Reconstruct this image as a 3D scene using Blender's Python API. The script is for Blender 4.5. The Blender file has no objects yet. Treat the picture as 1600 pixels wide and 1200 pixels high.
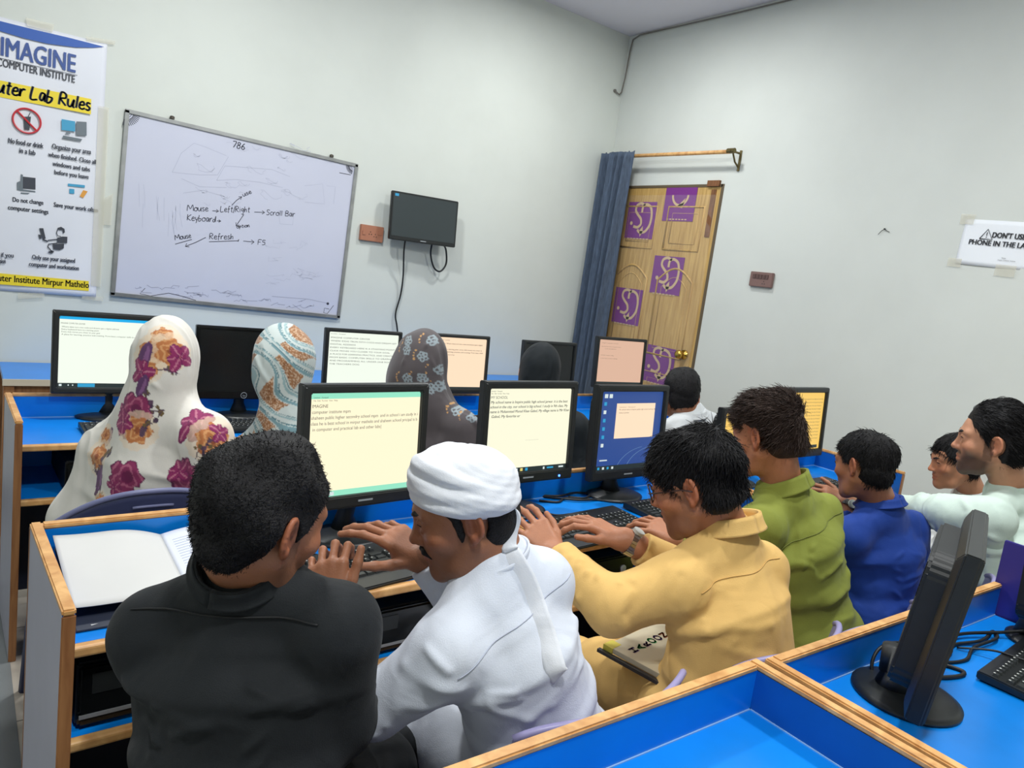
import bpy, bmesh, math, random
import numpy as np
from mathutils import Vector, Matrix

SC = bpy.context.scene
COL = SC.collection
random.seed(7)
R = math.radians

# ------------------------------------------------------------------ camera, world, lights, exposure
F_PX = 1156.6
EYE = np.array([0.0, 0.0, 1.5])
YAW, PITCH, ROLL = R(37.328), R(8.5285), R(7.4417)
def cam_axes():
    cy, sy, cp, sp = math.cos(YAW), math.sin(YAW), math.cos(PITCH), math.sin(PITCH)
    fw = np.array([sy*cp, cy*cp, -sp]); rt = np.array([cy, -sy, 0.0]); up = np.cross(rt, fw)
    c, s = math.cos(ROLL), math.sin(ROLL)
    return c*rt + s*up, -s*rt + c*up, fw
RT, UP, FW = cam_axes()
cam_d = bpy.data.cameras.new('camera'); cam_d.sensor_width = 36.0; cam_d.lens = 36.0*F_PX/1600.0
cam_d.clip_start = 0.02; cam_d.clip_end = 60
cam = bpy.data.objects.new('camera', cam_d); COL.objects.link(cam)
m = Matrix.Identity(4)
for r_ in range(3):
    m[r_][0], m[r_][1], m[r_][2], m[r_][3] = RT[r_], UP[r_], -FW[r_], EYE[r_]
cam.matrix_world = m
SC.camera = cam

world = bpy.data.worlds.new('room_world'); SC.world = world; world.use_nodes = True
world.node_tree.nodes['Background'].inputs[0].default_value = (0.80, 0.87, 0.95, 1)
world.node_tree.nodes['Background'].inputs[1].default_value = 0.08
SC.view_settings.view_transform = 'Standard'; SC.view_settings.look = 'None'
SC.view_settings.exposure = 0.16; SC.view_settings.gamma = 1.0; SC.view_settings.use_curve_mapping = False
SC.cycles.use_denoising = True
SC.cycles.max_bounces = 6; SC.cycles.diffuse_bounces = 4; SC.cycles.caustics_reflective = False; SC.cycles.caustics_refractive = False
SC.cycles.sample_clamp_indirect = 4.0
CEIL = 3.364
XR, YB, XL, YF = 4.04, 4.40, -1.30, -1.90          # right wall, back wall, left wall, front wall
LAMPS = [(2.95, 3.28, 22), (0.95, 2.85, 40), (2.35, 0.70, 39), (0.3, 0.1, 40)]
for x, y, e in LAMPS:
    ld = bpy.data.lights.new('lamp_light', 'AREA'); ld.shape = 'DISK'; ld.size = 0.24; ld.energy = e; ld.color = (0.985, 1.0, 0.985)
    lo = bpy.data.objects.new('lamp_light', ld); lo.location = (x, y, CEIL - 0.055); COL.objects.link(lo)

# ------------------------------------------------------------------ helpers
def srgb(r, g, b):
    def f(c):
        c /= 255.0
        return c/12.92 if c <= 0.04045 else ((c+0.055)/1.055)**2.4
    return (f(r), f(g), f(b), 1.0)
MATS = {}
def mat(name, col, rough=0.5, metal=0.0, noise=0.0, scale=20.0, bump=0.0, bscale=60.0, spec=0.5, stretch=None, emit=None, estr=1.0, alpha=None, sheen=0.0, coat=0.0, attr=None, trans=0.0):
    if name in MATS: return MATS[name]
    M = bpy.data.materials.new(name); M.use_nodes = True
    nt = M.node_tree; b = nt.nodes['Principled BSDF']
    b.inputs['Roughness'].default_value = rough; b.inputs['Metallic'].default_value = metal
    b.inputs['Specular IOR Level'].default_value = spec
    b.inputs['Base Color'].default_value = col
    if sheen: b.inputs['Sheen Weight'].default_value = sheen
    if coat: b.inputs['Coat Weight'].default_value = coat
    if trans: b.inputs['Transmission Weight'].default_value = trans
    if alpha is not None: b.inputs['Alpha'].default_value = alpha
    tc = nt.nodes.new('ShaderNodeTexCoord'); src = tc.outputs['Object']
    if stretch:
        mp = nt.nodes.new('ShaderNodeMapping'); mp.inputs['Scale'].default_value = stretch
        nt.links.new(src, mp.inputs['Vector']); src = mp.outputs['Vector']
    base = None
    if attr:
        a = nt.nodes.new('ShaderNodeAttribute'); a.attribute_name = attr; base = a.outputs['Color']
        nt.links.new(base, b.inputs['Base Color'])
    if noise:
        n = nt.nodes.new('ShaderNodeTexNoise'); n.inputs['Scale'].default_value = scale; n.inputs['Detail'].default_value = 5
        nt.links.new(src, n.inputs['Vector'])
        mr = nt.nodes.new('ShaderNodeMapRange'); mr.inputs['From Min'].default_value = 0.3; mr.inputs['From Max'].default_value = 0.7
        mr.inputs['To Min'].default_value = 1-noise; mr.inputs['To Max'].default_value = 1+noise
        nt.links.new(n.outputs['Fac'], mr.inputs['Value'])
        mx = nt.nodes.new('ShaderNodeVectorMath'); mx.operation = 'SCALE'
        if base: nt.links.new(base, mx.inputs[0])
        else: mx.inputs[0].default_value = col[:3]
        nt.links.new(mr.outputs['Result'], mx.inputs['Scale'])
        nt.links.new(mx.outputs['Vector'], b.inputs['Base Color'])
    if bump:
        n2 = nt.nodes.new('ShaderNodeTexNoise'); n2.inputs['Scale'].default_value = bscale; n2.inputs['Detail'].default_value = 4
        nt.links.new(src, n2.inputs['Vector'])
        bp = nt.nodes.new('ShaderNodeBump'); bp.inputs['Strength'].default_value = bump; bp.inputs['Distance'].default_value = 0.01
        nt.links.new(n2.outputs['Fac'], bp.inputs['Height']); nt.links.new(bp.outputs['Normal'], b.inputs['Normal'])
    if emit is not None:
        b.inputs['Emission Color'].default_value = emit; b.inputs['Emission Strength'].default_value = estr
    MATS[name] = M
    return M

def wood_mat(name, c1, c2, stretch, scale=6.0, rough=0.45):
    if name in MATS: return MATS[name]
    M = bpy.data.materials.new(name); M.use_nodes = True; nt = M.node_tree; b = nt.nodes['Principled BSDF']
    b.inputs['Roughness'].default_value = rough
    tc = nt.nodes.new('ShaderNodeTexCoord'); mp = nt.nodes.new('ShaderNodeMapping'); mp.inputs['Scale'].default_value = stretch
    nt.links.new(tc.outputs['Object'], mp.inputs['Vector'])
    n = nt.nodes.new('ShaderNodeTexNoise'); n.inputs['Scale'].default_value = scale; n.inputs['Detail'].default_value = 6; n.inputs['Distortion'].default_value = 0.6
    nt.links.new(mp.outputs['Vector'], n.inputs['Vector'])
    r = nt.nodes.new('ShaderNodeValToRGB'); r.color_ramp.elements[0].position = 0.34; r.color_ramp.elements[0].color = c1
    r.color_ramp.elements[1].position = 0.66; r.color_ramp.elements[1].color = c2
    nt.links.new(n.outputs['Fac'], r.inputs['Fac']); nt.links.new(r.outputs['Color'], b.inputs['Base Color'])
    MATS[name] = M
    return M

class MB:
    """Collects boxes, tubes and patches and links them as one mesh."""
    def __init__(s): s.v = []; s.f = []; s.mi = []
    def add(s, vs, fs, mi=0):
        o = len(s.v); s.v += [tuple(map(float, p)) for p in vs]
        s.f += [tuple(i+o for i in q) for q in fs]; s.mi += [mi]*len(fs); return s
    def box(s, x0, x1, y0, y1, z0, z1, mi=0, mis=None):
        vs = [(x, y, z) for z in (z0, z1) for y in (y0, y1) for x in (x0, x1)]
        fs = [(0, 2, 3, 1), (4, 5, 7, 6), (0, 1, 5, 4), (2, 6, 7, 3), (0, 4, 6, 2), (1, 3, 7, 5)]   # -z +z -y +y -x +x
        o = len(s.v); s.v += vs; s.f += [tuple(i+o for i in q) for q in fs]
        s.mi += list(mis) if mis else [mi]*6
        return s
    def rbox(s, x0, x1, y0, y1, z0, z1, r=0.01, n=4, axis='y', mi=0):
        """A box whose outline across `axis` has rounded corners."""
        pts = []
        a0, a1, b0, b1, c0, c1 = {'y': (x0, x1, z0, z1, y0, y1), 'z': (x0, x1, y0, y1, z0, z1), 'x': (y0, y1, z0, z1, x0, x1)}[axis]
        for cx, cy, st in ((a1-r, b1-r, 0), (a0+r, b1-r, 90), (a0+r, b0+r, 180), (a1-r, b0+r, 270)):
            for k in range(n+1):
                a = R(st+90*k/n); pts.append((cx+r*math.cos(a), cy+r*math.sin(a)))
        def P(p, c):
            return {'y': (p[0], c, p[1]), 'z': (p[0], p[1], c), 'x': (c, p[0], p[1])}[axis]
        N = len(pts); vs = [P(p, c0) for p in pts]+[P(p, c1) for p in pts]
        fl = axis == 'y'
        fs = [(i, (i+1) % N, N+(i+1) % N, N+i) for i in range(N)]+[tuple(range(N-1, -1, -1)), tuple(range(N, 2*N))]
        if fl: fs = [q[::-1] for q in fs]
        return s.add(vs, fs, mi)
    def tube(s, pts, r, n=8, mi=0, cap=True, closed=False):
        pts = [np.array(p, float) for p in pts]; K = len(pts)
        rs = r if hasattr(r, '__len__') else [r]*K
        vs = []; up = None
        for i in range(K):
            a = pts[(i-1) % K if closed else max(i-1, 0)]; b = pts[(i+1) % K if closed else min(i+1, K-1)]
            t = b-a; t = t/(np.linalg.norm(t)+1e-12)
            if up is None:
                up = np.array([0, 0, 1.0]) if abs(t[2]) < 0.9 else np.array([1.0, 0, 0])
            u = up-t*np.dot(up, t); u = u/(np.linalg.norm(u)+1e-12); w = np.cross(t, u); up = u
            for k in range(n):
                an = 2*math.pi*k/n; vs.append(pts[i]+rs[i]*(math.cos(an)*u+math.sin(an)*w))
        fs = []
        for i in range(K if closed else K-1):
            j = (i+1) % K
            for k in range(n):
                fs.append((i*n+k, i*n+(k+1) % n, j*n+(k+1) % n, j*n+k))
        if cap and not closed:
            fs.append(tuple(range(n-1, -1, -1))); fs.append(tuple((K-1)*n+k for k in range(n)))
        return s.add(vs, fs, mi)
    def lathe(s, prof, n=32, c=(0, 0, 0), mi=0, sx=1.0, sy=1.0):
        vs = []
        for r_, z in prof:
            for k in range(n):
                a = 2*math.pi*k/n; vs.append((c[0]+r_*sx*math.cos(a), c[1]+r_*sy*math.sin(a), c[2]+z))
        fs = []
        for i in range(len(prof)-1):
            for k in range(n):
                fs.append((i*n+k, i*n+(k+1) % n, (i+1)*n+(k+1) % n, (i+1)*n+k))
        fs.append(tuple(range(n-1, -1, -1))); L = (len(prof)-1)*n; fs.append(tuple(L+k for k in range(n)))
        return s.add(vs, fs, mi)
    def grid(s, fn, nu, nv, mi=0):
        vs = [fn(i/nu, j/nv) for j in range(nv+1) for i in range(nu+1)]
        fs = [(j*(nu+1)+i, j*(nu+1)+i+1, (j+1)*(nu+1)+i+1, (j+1)*(nu+1)+i) for j in range(nv) for i in range(nu)]
        return s.add(vs, fs, mi)
    def build(s, name, mats, parent=None, bevel=0.0, smooth=False, seg=2, solid=0.0):
        me = bpy.data.meshes.new(name); me.from_pydata(s.v, [], s.f)
        ms = mats if isinstance(mats, (list, tuple)) else [mats]
        for q in ms: me.materials.append(q)
        me.polygons.foreach_set('material_index', s.mi)
        if bevel:
            bm = bmesh.new(); bm.from_mesh(me)
            bmesh.ops.bevel(bm, geom=[e for e in bm.edges], offset=bevel, segments=seg, affect='EDGES', clamp_overlap=True)
            bm.to_mesh(me); bm.free()
        if smooth: me.shade_smooth()
        me.update()
        o = bpy.data.objects.new(name, me); COL.objects.link(o)
        if parent is not None: o.parent = parent
        if solid:
            md = o.modifiers.new('thickness', 'SOLIDIFY'); md.thickness = solid; md.offset = 0
        return o

def tag(o, label=None, cat=None, group=None, kind=None):
    if label: o['label'] = label
    if cat: o['category'] = cat
    if group: o['group'] = group
    if kind: o['kind'] = kind
    return o
def empty(name, loc=(0, 0, 0), rz=0.0, label=None, cat=None, group=None):
    o = bpy.data.objects.new(name, None); o.location = loc; o.rotation_euler = (0, 0, rz); o.empty_display_size = 0.1
    COL.objects.link(o); return tag(o, label, cat, group)
def copy_tree(o, parent=None):
    c = o.copy(); COL.objects.link(c)
    if parent is not None: c.parent = parent
    for ch in list(o.children): copy_tree(ch, c)
    return c
def W(px, py, d):
    """World point seen at pixel (px, py) of the 1600x1200 frame, d metres in front of the camera."""
    return EYE + d*(FW + RT*((px-800)/F_PX) - UP*((py-600)/F_PX))
def unit(v):
    v = np.array(v, float); return v/(np.linalg.norm(v)+1e-12)

_TXT = {}
def glyphs(text):
    """Triangles of a line of lettering, height 1 (em), from Blender's built-in face."""
    key = text
    if key in _TXT: return _TXT[key]
    cu = bpy.data.curves.new('lettering', 'FONT'); cu.body = text; cu.size = 1.0; cu.resolution_u = 3
    ob = bpy.data.objects.new('lettering', cu); COL.objects.link(ob)
    dg = bpy.context.evaluated_depsgraph_get(); dg.update()
    me = bpy.data.meshes.new_from_object(ob.evaluated_get(dg))
    v = np.array([tuple(q.co) for q in me.vertices]).reshape(-1, 3); f = [tuple(p.vertices) for p in me.polygons]
    bpy.data.objects.remove(ob); bpy.data.curves.remove(cu); bpy.data.meshes.remove(me)
    _TXT[key] = (v, f); return v, f
def write(mb, text, x, y, h, width=None, shear=0.0, bold=0.0, align='l', rot=0.0, z=0.0, mi=0, place=None, wob=0.0):
    """Adds a line of lettering to mb in a flat (x right, y up) frame; place maps (x, y, z) to 3-D. bold thickens it by overprinting."""
    v, f = glyphs(text)
    if not len(v): return
    v = v.copy()*h/0.72
    if width:
        w = v[:, 0].max()-v[:, 0].min(); v[:, 0] = (v[:, 0]-v[:, 0].min())*width/max(w, 1e-6)
    v[:, 0] += shear*v[:, 1]
    if wob: v[:, 1] += wob*h*np.sin(v[:, 0]/h*1.7+x*9)
    w = v[:, 0].max()
    if align == 'c': v[:, 0] -= w/2
    elif align == 'r': v[:, 0] -= w
    c, s_ = math.cos(rot), math.sin(rot)
    for q, (dx, dy) in enumerate(((0, 0), (1, 0), (0, 1), (1, 1), (-1, 0.5)) if bold else ((0, 0),)):
        a_, b_ = v[:, 0]+dx*bold*h*2.2, v[:, 1]+dy*bold*h*1.2
        X = x+a_*c-b_*s_; Y = y+a_*s_+b_*c
        mb.add([place(a, b, z+q*1e-5) if place else (a, b, z+q*1e-5) for a, b in zip(X, Y)], f, mi)
def stroke(mb, pts, w, z=0.0, mi=0, place=None):
    """A pen stroke: a flat ribbon of width w along pts."""
    p = np.array(pts, float); n = len(p)
    t = np.zeros_like(p); t[1:-1] = p[2:]-p[:-2]; t[0] = p[1]-p[0]; t[-1] = p[-1]-p[-2]
    t /= (np.linalg.norm(t, axis=1)[:, None]+1e-9); nn = np.stack([-t[:, 1], t[:, 0]], 1)*w/2
    a = p+nn; b = p-nn; vs = [(q[0], q[1], z) for q in a]+[(q[0], q[1], z) for q in b]
    if place: vs = [place(*q) for q in vs]
    mb.add(vs, [(i, n+i, n+i+1, i+1) for i in range(n-1)], mi)
def flat_poly(mb, pts, z=0.0, mi=0, place=None):
    vs = [(p[0], p[1], z) for p in pts]
    if place: vs = [place(*q) for q in vs]
    mb.add(vs, [tuple(range(len(vs)))], mi)
def rect(mb, x0, y0, x1, y1, z=0.0, mi=0, place=None):
    flat_poly(mb, [(x0, y0), (x1, y0), (x1, y1), (x0, y1)], z, mi, place)
def disc(mb, cx, cy, r, z=0.0, mi=0, place=None, ry=None, n=24):
    flat_poly(mb, [(cx+r*math.cos(2*math.pi*k/n), cy+(ry or r)*math.sin(2*math.pi*k/n)) for k in range(n)], z, mi, place)
def arc(cx, cy, r, a0, a1, n=16, ry=None):
    return [(cx+r*math.cos(R(a0+(a1-a0)*k/n)), cy+(ry or r)*math.sin(R(a0+(a1-a0)*k/n))) for k in range(n+1)]

# ------------------------------------------------------------------ materials
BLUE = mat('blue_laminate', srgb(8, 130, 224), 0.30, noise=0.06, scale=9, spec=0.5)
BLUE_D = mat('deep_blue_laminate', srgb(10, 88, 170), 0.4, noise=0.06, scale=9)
LILAC = mat('lilac_grey_laminate', srgb(176, 174, 190), 0.4, noise=0.05, scale=5)
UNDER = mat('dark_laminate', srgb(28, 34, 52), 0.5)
INDIGO = mat('indigo_laminate', srgb(58, 52, 140), 0.4)
EDGE = wood_mat('wood_edging', srgb(196, 142, 84), srgb(226, 178, 116), (3, 3, 3), 9)
EDGE_D = wood_mat('brown_wood_edging', srgb(140, 92, 56), srgb(172, 122, 78), (12, 12, 1.2), 5)
BLACK = mat('black_plastic', srgb(30, 33, 34), 0.38, noise=0.1, scale=40)
BLACK_M = mat('matt_black_plastic', srgb(24, 27, 29), 0.55)
GLOSS = mat('glossy_black_plastic', srgb(14, 16, 17), 0.14)
KEYS = mat('key_plastic', srgb(38, 42, 43), 0.45)
KEYTXT = mat('key_lettering', srgb(200, 204, 200), 0.6)
SILVER = mat('silver_trim', srgb(176, 180, 184), 0.3, metal=0.6)
STEEL = mat('brushed_steel', srgb(190, 188, 184), 0.28, metal=1.0)
CABLE = mat('black_cable', srgb(22, 24, 26), 0.5)
OFF = mat('dark_screen', srgb(20, 24, 26), 0.22)
PAPER = mat('white_paper', srgb(206, 206, 204), 0.8, noise=0.02, scale=8)
INK = mat('black_ink', srgb(34, 36, 42), 0.7)
NAVY_PL = mat('navy_chair_plastic', srgb(52, 58, 92), 0.42)
LAV_PL = mat('lavender_chair_plastic', srgb(158, 152, 196), 0.4)
# ------------------------------------------------------------------ the room
def wall_mat(name, col, seed):
    M = bpy.data.materials.new(name); M.use_nodes = True; nt = M.node_tree; b = nt.nodes['Principled BSDF']
    b.inputs['Roughness'].default_value = 0.62; b.inputs['Specular IOR Level'].default_value = 0.25
    tc = nt.nodes.new('ShaderNodeTexCoord')
    mp = nt.nodes.new('ShaderNodeMapping'); mp.inputs['Location'].default_value = (seed, seed*0.7, 0.3)
    nt.links.new(tc.outputs['Object'], mp.inputs['Vector'])
    n = nt.nodes.new('ShaderNodeTexNoise'); n.inputs['Scale'].default_value = 2.2; n.inputs['Detail'].default_value = 8; n.inputs['Roughness'].default_value = 0.6
    nt.links.new(mp.outputs['Vector'], n.inputs['Vector'])
    r = nt.nodes.new('ShaderNodeValToRGB')
    r.color_ramp.elements[0].position = 0.3; r.color_ramp.elements[0].color = tuple(c*0.95 for c in col[:3])+(1,)
    r.color_ramp.elements[1].position = 0.6; r.color_ramp.elements[1].color = col
    nt.links.new(n.outputs['Fac'], r.inputs['Fac'])
    # scuffs: small dark specks and smears
    n2 = nt.nodes.new('ShaderNodeTexNoise'); n2.inputs['Scale'].default_value = 7.0; n2.inputs['Detail'].default_value = 9; n2.inputs['Roughness'].default_value = 0.75
    nt.links.new(mp.outputs['Vector'], n2.inputs['Vector'])
    r2 = nt.nodes.new('ShaderNodeValToRGB'); r2.color_ramp.elements[0].position = 0.68; r2.color_ramp.elements[0].color = (0, 0, 0, 1)
    r2.color_ramp.elements[1].position = 0.80; r2.color_ramp.elements[1].color = (0.45, 0.45, 0.45, 1)
    nt.links.new(n2.outputs['Fac'], r2.inputs['Fac'])
    mx = nt.nodes.new('ShaderNodeMix'); mx.data_type = 'RGBA'
    nt.links.new(r2.outputs['Color'], mx.inputs['Factor']); nt.links.new(r.outputs['Color'], mx.inputs['A'])
    mx.inputs['B'].default_value = srgb(168, 164, 146)
    nt.links.new(mx.outputs['Result'], b.inputs['Base Color'])
    bp = nt.nodes.new('ShaderNodeBump'); bp.inputs['Strength'].default_value = 0.08; bp.inputs['Distance'].default_value = 0.01
    nt.links.new(n2.outputs['Fac'], bp.inputs['Height']); nt.links.new(bp.outputs['Normal'], b.inputs['Normal'])
    return M
WALL = wall_mat('painted_wall', srgb(216, 221, 215), 1.0)
WALL_R = wall_mat('painted_wall_door_side', srgb(214, 218, 213), 4.0)
CEILM = mat('ceiling_paint', srgb(222, 219, 228), 0.7, noise=0.02, scale=2)

def tile_mat():
    M = bpy.data.materials.new('marble_tile'); M.use_nodes = True; nt = M.node_tree; b = nt.nodes['Principled BSDF']
    b.inputs['Roughness'].default_value = 0.25
    tc = nt.nodes.new('ShaderNodeTexCoord')
    br = nt.nodes.new('ShaderNodeTexBrick'); br.offset = 0.0
    br.inputs['Scale'].default_value = 1.0; br.inputs['Brick Width'].default_value = 0.6; br.inputs['Row Height'].default_value = 0.6
    br.inputs['Mortar Size'].default_value = 0.003; br.inputs['Color1'].default_value = srgb(206, 196, 182); br.inputs['Color2'].default_value = srgb(196, 186, 174)
    br.inputs['Mortar'].default_value = srgb(132, 126, 118)
    nt.links.new(tc.outputs['Object'], br.inputs['Vector'])
    n = nt.nodes.new('ShaderNodeTexNoise'); n.inputs['Scale'].default_value = 3; n.inputs['Detail'].default_value = 10; n.inputs['Distortion'].default_value = 1.6
    nt.links.new(tc.outputs['Object'], n.inputs['Vector'])
    r = nt.nodes.new('ShaderNodeValToRGB'); r.color_ramp.elements[0].position = 0.42; r.color_ramp.elements[0].color = (1, 1, 1, 1)
    r.color_ramp.elements[1].position = 0.62; r.color_ramp.elements[1].color = (0.72, 0.71, 0.71, 1)
    nt.links.new(n.outputs['Fac'], r.inputs['Fac'])
    mx = nt.nodes.new('ShaderNodeMix'); mx.data_type = 'RGBA'; mx.blend_type = 'MULTIPLY'; mx.inputs['Factor'].default_value = 1
    nt.links.new(br.outputs['Color'], mx.inputs['A']); nt.links.new(r.outputs['Color'], mx.inputs['B'])
    nt.links.new(mx.outputs['Result'], b.inputs['Base Color'])
    return M
def struct(name, mb, m, **k): return tag(mb.build(name, m, **k), kind='structure')
struct('floor', MB().box(XL-0.1, XR+0.1, YF-0.1, YB+0.1, -0.1, 0), tile_mat())
struct('trim_1', MB().box(XL, 0.155, YF, YB, 0.0, 0.0015), mat('grey_floor_strip', srgb(122, 126, 128), 0.2, noise=0.25, scale=2.5, stretch=(1, 0.4, 1)))  # thin mottled grey strip laid over the left of the floor
struct('ceiling', MB().box(XL-0.1, XR+0.1, YF-0.1, YB+0.1, CEIL, CEIL+0.1), CEILM)
struct('wall_back', MB().box(XL-0.1, XR+0.1, YB, YB+0.12, 0, CEIL), WALL)
struct('wall_left', MB().box(XL-0.12, XL, YF-0.1, YB, 0, CEIL), WALL)
struct('wall_front', MB().box(XL-0.1, XR+0.1, YF-0.12, YF, 0, CEIL), WALL)
DY0, DY1, DH = 3.292, 4.285, 2.245
w = MB(); w.box(XR, XR+0.12, YF-0.1, DY0, 0, CEIL).box(XR, XR+0.12, DY1, YB, 0, CEIL).box(XR, XR+0.12, DY0, DY1, DH, CEIL)
struct('wall_right', w, WALL_R)
SKIRT = mat('dark_skirting', srgb(44, 44, 46), 0.4)
struct('baseboard_back', MB().box(XL, XR, YB-0.012, YB, 0, 0.11), SKIRT)
bb = MB().box(XR-0.012, XR, YF, DY0-0.01, 0, 0.11); struct('baseboard_right', bb, SKIRT)

# lamps on the ceiling
LAMPM = mat('lamp_diffuser', (1, 1, 1, 1), 0.5, emit=(0.96, 1, 0.97, 1), estr=3.0)
LAMPB = mat('lamp_rim', srgb(225, 225, 225), 0.4)
names = ['round white ceiling lamp near the door corner', 'round white ceiling lamp in front of the whiteboard', 'round white ceiling lamp above the right end of the near desks', 'round white ceiling lamp above the empty near desk']
for (x, y, e), nm in zip(LAMPS, names):
    t = empty('ceiling_lamp', (x, y, CEIL), 0, nm, 'ceiling lamp', 'round ceiling lamps')
    MB().lathe([(0.135, 0), (0.135, -0.03), (0.122, -0.04), (0.122, -0.012), (0.10, -0.012)], 40).build('rim', LAMPB, t)
    MB().lathe([(0.12, -0.02), (0.12, -0.034)], 40).build('diffuser', LAMPM, t)

# ------------------------------------------------------------------ door with wrapped film, curtain, rod
def door_wood():
    M = wood_mat('door_wood', srgb(178, 140, 78), srgb(206, 170, 104), (14, 14, 0.9), 4.0, 0.5)
    return M
DW = door_wood()
PURP = mat('purple_film_label', srgb(118, 38, 132), 0.35)
GOLDP = mat('pale_gold_print', srgb(206, 178, 140), 0.4)
FILM = mat('loose_clear_film', (0.9, 0.9, 0.9, 1), 0.2, alpha=0.07)
BRASS = mat('brass', srgb(208, 170, 84), 0.22, metal=1.0)
dr = empty('door_1', (XR, (DY0+DY1)/2, 0)); dr['kind'] = 'structure'
DWID = DY1-DY0
def dp(u, v, z=0.0):
    """Door face frame: u from the hinge side nearest the corner (m), v height, z towards the room."""
    return (-z, DWID/2-u, v)
mb = MB(); mb.box(0.0, 0.04, -DWID/2+0.012, DWID/2-0.012, 0.01, DH-0.012)
mb.build('door_leaf', DW, dr)
pn = MB()
def panel(u0, v0, u1, v1, arch=0.0):
    o = arc_out = []
    top = [(u0, v1), (u1, v1)] if not arch else [(u0+(u1-u0)*k/16, v1+arch*math.sin(math.pi*k/16)) for k in range(17)]
    loop = [(u1, v0), (u0, v0)]+top if False else [(u0, v0)]+top+[(u1, v0), (u0, v0)]
    pn.tube([dp(u, v, 0.000) for u, v in loop], 0.008, 6)
    pn.tube([dp(u0+0.045+(u-u0)*(u1-u0-0.09)/(u1-u0), v0+0.045+(v-v0)*(v1-v0-0.09)/(v1-v0), -0.001) for u, v in loop], 0.005, 6)
for u0, u1 in ((0.12, 0.44), (0.55, 0.87)):
    panel(u0, 1.80, u1, 2.10); panel(u0, 1.05, u1, 1.58, 0.09); panel(u0, 0.14, u1, 0.92)
pn.build('panel_moulding', DW, dr, smooth=True)
sl = MB(); gl = MB()
def swirl(cu, cv, s):
    P = lambda x, y, z: dp(x, y, z)
    # a stylised pale-gold monogram: an S hooked into a D with a small leaf
    S = [(0.02, 0.085), (-0.02, 0.10), (-0.055, 0.085), (-0.06, 0.05), (-0.03, 0.022), (0.0, 0.0), (0.008, -0.035), (-0.02, -0.058), (-0.06, -0.05)]
    D = [(0.0, 0.04), (0.0, 0.078), (0.03, 0.095), (0.075, 0.075), (0.09, 0.02), (0.085, -0.04), (0.05, -0.085), (0.0, -0.088), (-0.02, -0.07)]
    for k in (S, D):
        k = np.array(k); t = np.linspace(0, len(k)-1, 40)
        xs = np.interp(t, range(len(k)), k[:, 0]); ys = np.interp(t, range(len(k)), k[:, 1])
        for _ in range(3):
            xs[1:-1] = (xs[:-2]+2*xs[1:-1]+xs[2:])/4; ys[1:-1] = (ys[:-2]+2*ys[1:-1]+ys[2:])/4
        stroke(gl, [(cu+s*x, cv+s*y) for x, y in zip(xs, ys)], 0.017*s, 0.0045, 0, P)
    disc(gl, cu-0.082*s, cv-0.03*s, 0.012*s, 0.0045, 0, P)
    flat_poly(gl, [(cu+a*s, cv+b*s) for a, b in ((0.0, -0.075), (0.025, -0.045), (0.03, -0.085), (0.01, -0.115))], 0.0045, 0, P)
    for q in range(7): rect(gl, cu-0.10*s+q*0.028*s, cv-0.132*s, cu-0.082*s+q*0.028*s, cv-0.124*s, 0.0045, 0, P)
for yc, zc, sz in ((3.995, 2.005, 1.0), (3.655, 1.625, 1.0), (4.0, 1.365, 1.0), (3.60, 0.985, 1.0), (3.642, 2.14, 1.0)):
    u = (DY0+DY1)/2+DWID/2-yc
    top = min(zc+0.127, DH-0.013)
    rect(sl, u-0.142, zc-0.14, u+0.142, top, 0.003, 0, dp)
    if top < zc+0.12:
        P = dp
        stroke(gl, [(u+x, zc+0.02+y) for x, y in arc(0.0, 0.02, 0.07, 180, 360, 20)], 0.017, 0.0045, 0, P)
        flat_poly(gl, [(u-0.02, zc-0.04), (u+0.05, zc+0.02), (u+0.03, zc-0.05)], 0.0045, 0, P)
        for q in range(7): rect(gl, u-0.10+q*0.028, zc-0.132, u-0.082+q*0.028, zc-0.124, 0.0045, 0, P)
    else: swirl(u+0.005, zc+0.005, 1.15)
sl.build('film_label', PURP, dr); gl.build('film_monogram', GOLDP, dr)
fm = MB(); fm.grid(lambda a, b: dp(0.03+a*(DWID-0.06), 0.05+b*2.13, 0.0075+0.0025*math.sin(23*a+9*math.sin(7*b))*math.sin(17*b+5*a)), 50, 80)
fm.build('clear_film', FILM, dr, smooth=True)
kb = MB(); kb.lathe([(0.033, 0), (0.033, 0.008), (0.013, 0.012), (0.012, 0.035), (0.026, 0.045), (0.031, 0.06), (0.026, 0.075), (0.012, 0.081)], 24)
k_ = kb.build('door_handle', BRASS, dr, smooth=True); k_.rotation_euler = (0, -math.pi/2, 0); k_.location = dp(DWID-0.09, 1.09, 0.0)
fr = MB()
TORN = mat('torn_brown_frame', srgb(120, 78, 46), 0.7, noise=0.3, scale=30, stretch=(3, 3, 0.5))
fr.box(-0.004, 0.05, -DWID/2-0.012, -DWID/2+0.01, 0, DH+0.006); fr.box(-0.004, 0.05, -DWID/2, DWID/2, DH-0.012, DH+0.006); fr.box(-0.004, 0.05, DWID/2-0.012, DWID/2+0.008, 0, DH)
fr.build('door_frame', mat('door_frame_wood', srgb(96, 82, 62), 0.6), dr)
tb = MB(); tb.box(-0.006, 0, -DWID/2+0.045, -DWID/2+0.085, 1.90, 2.215); tb.box(-0.02, 0, -DWID/2+0.02, -DWID/2+0.12, DH-0.01, DH+0.028)
tb.build('torn_strip', TORN, dr)

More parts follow.
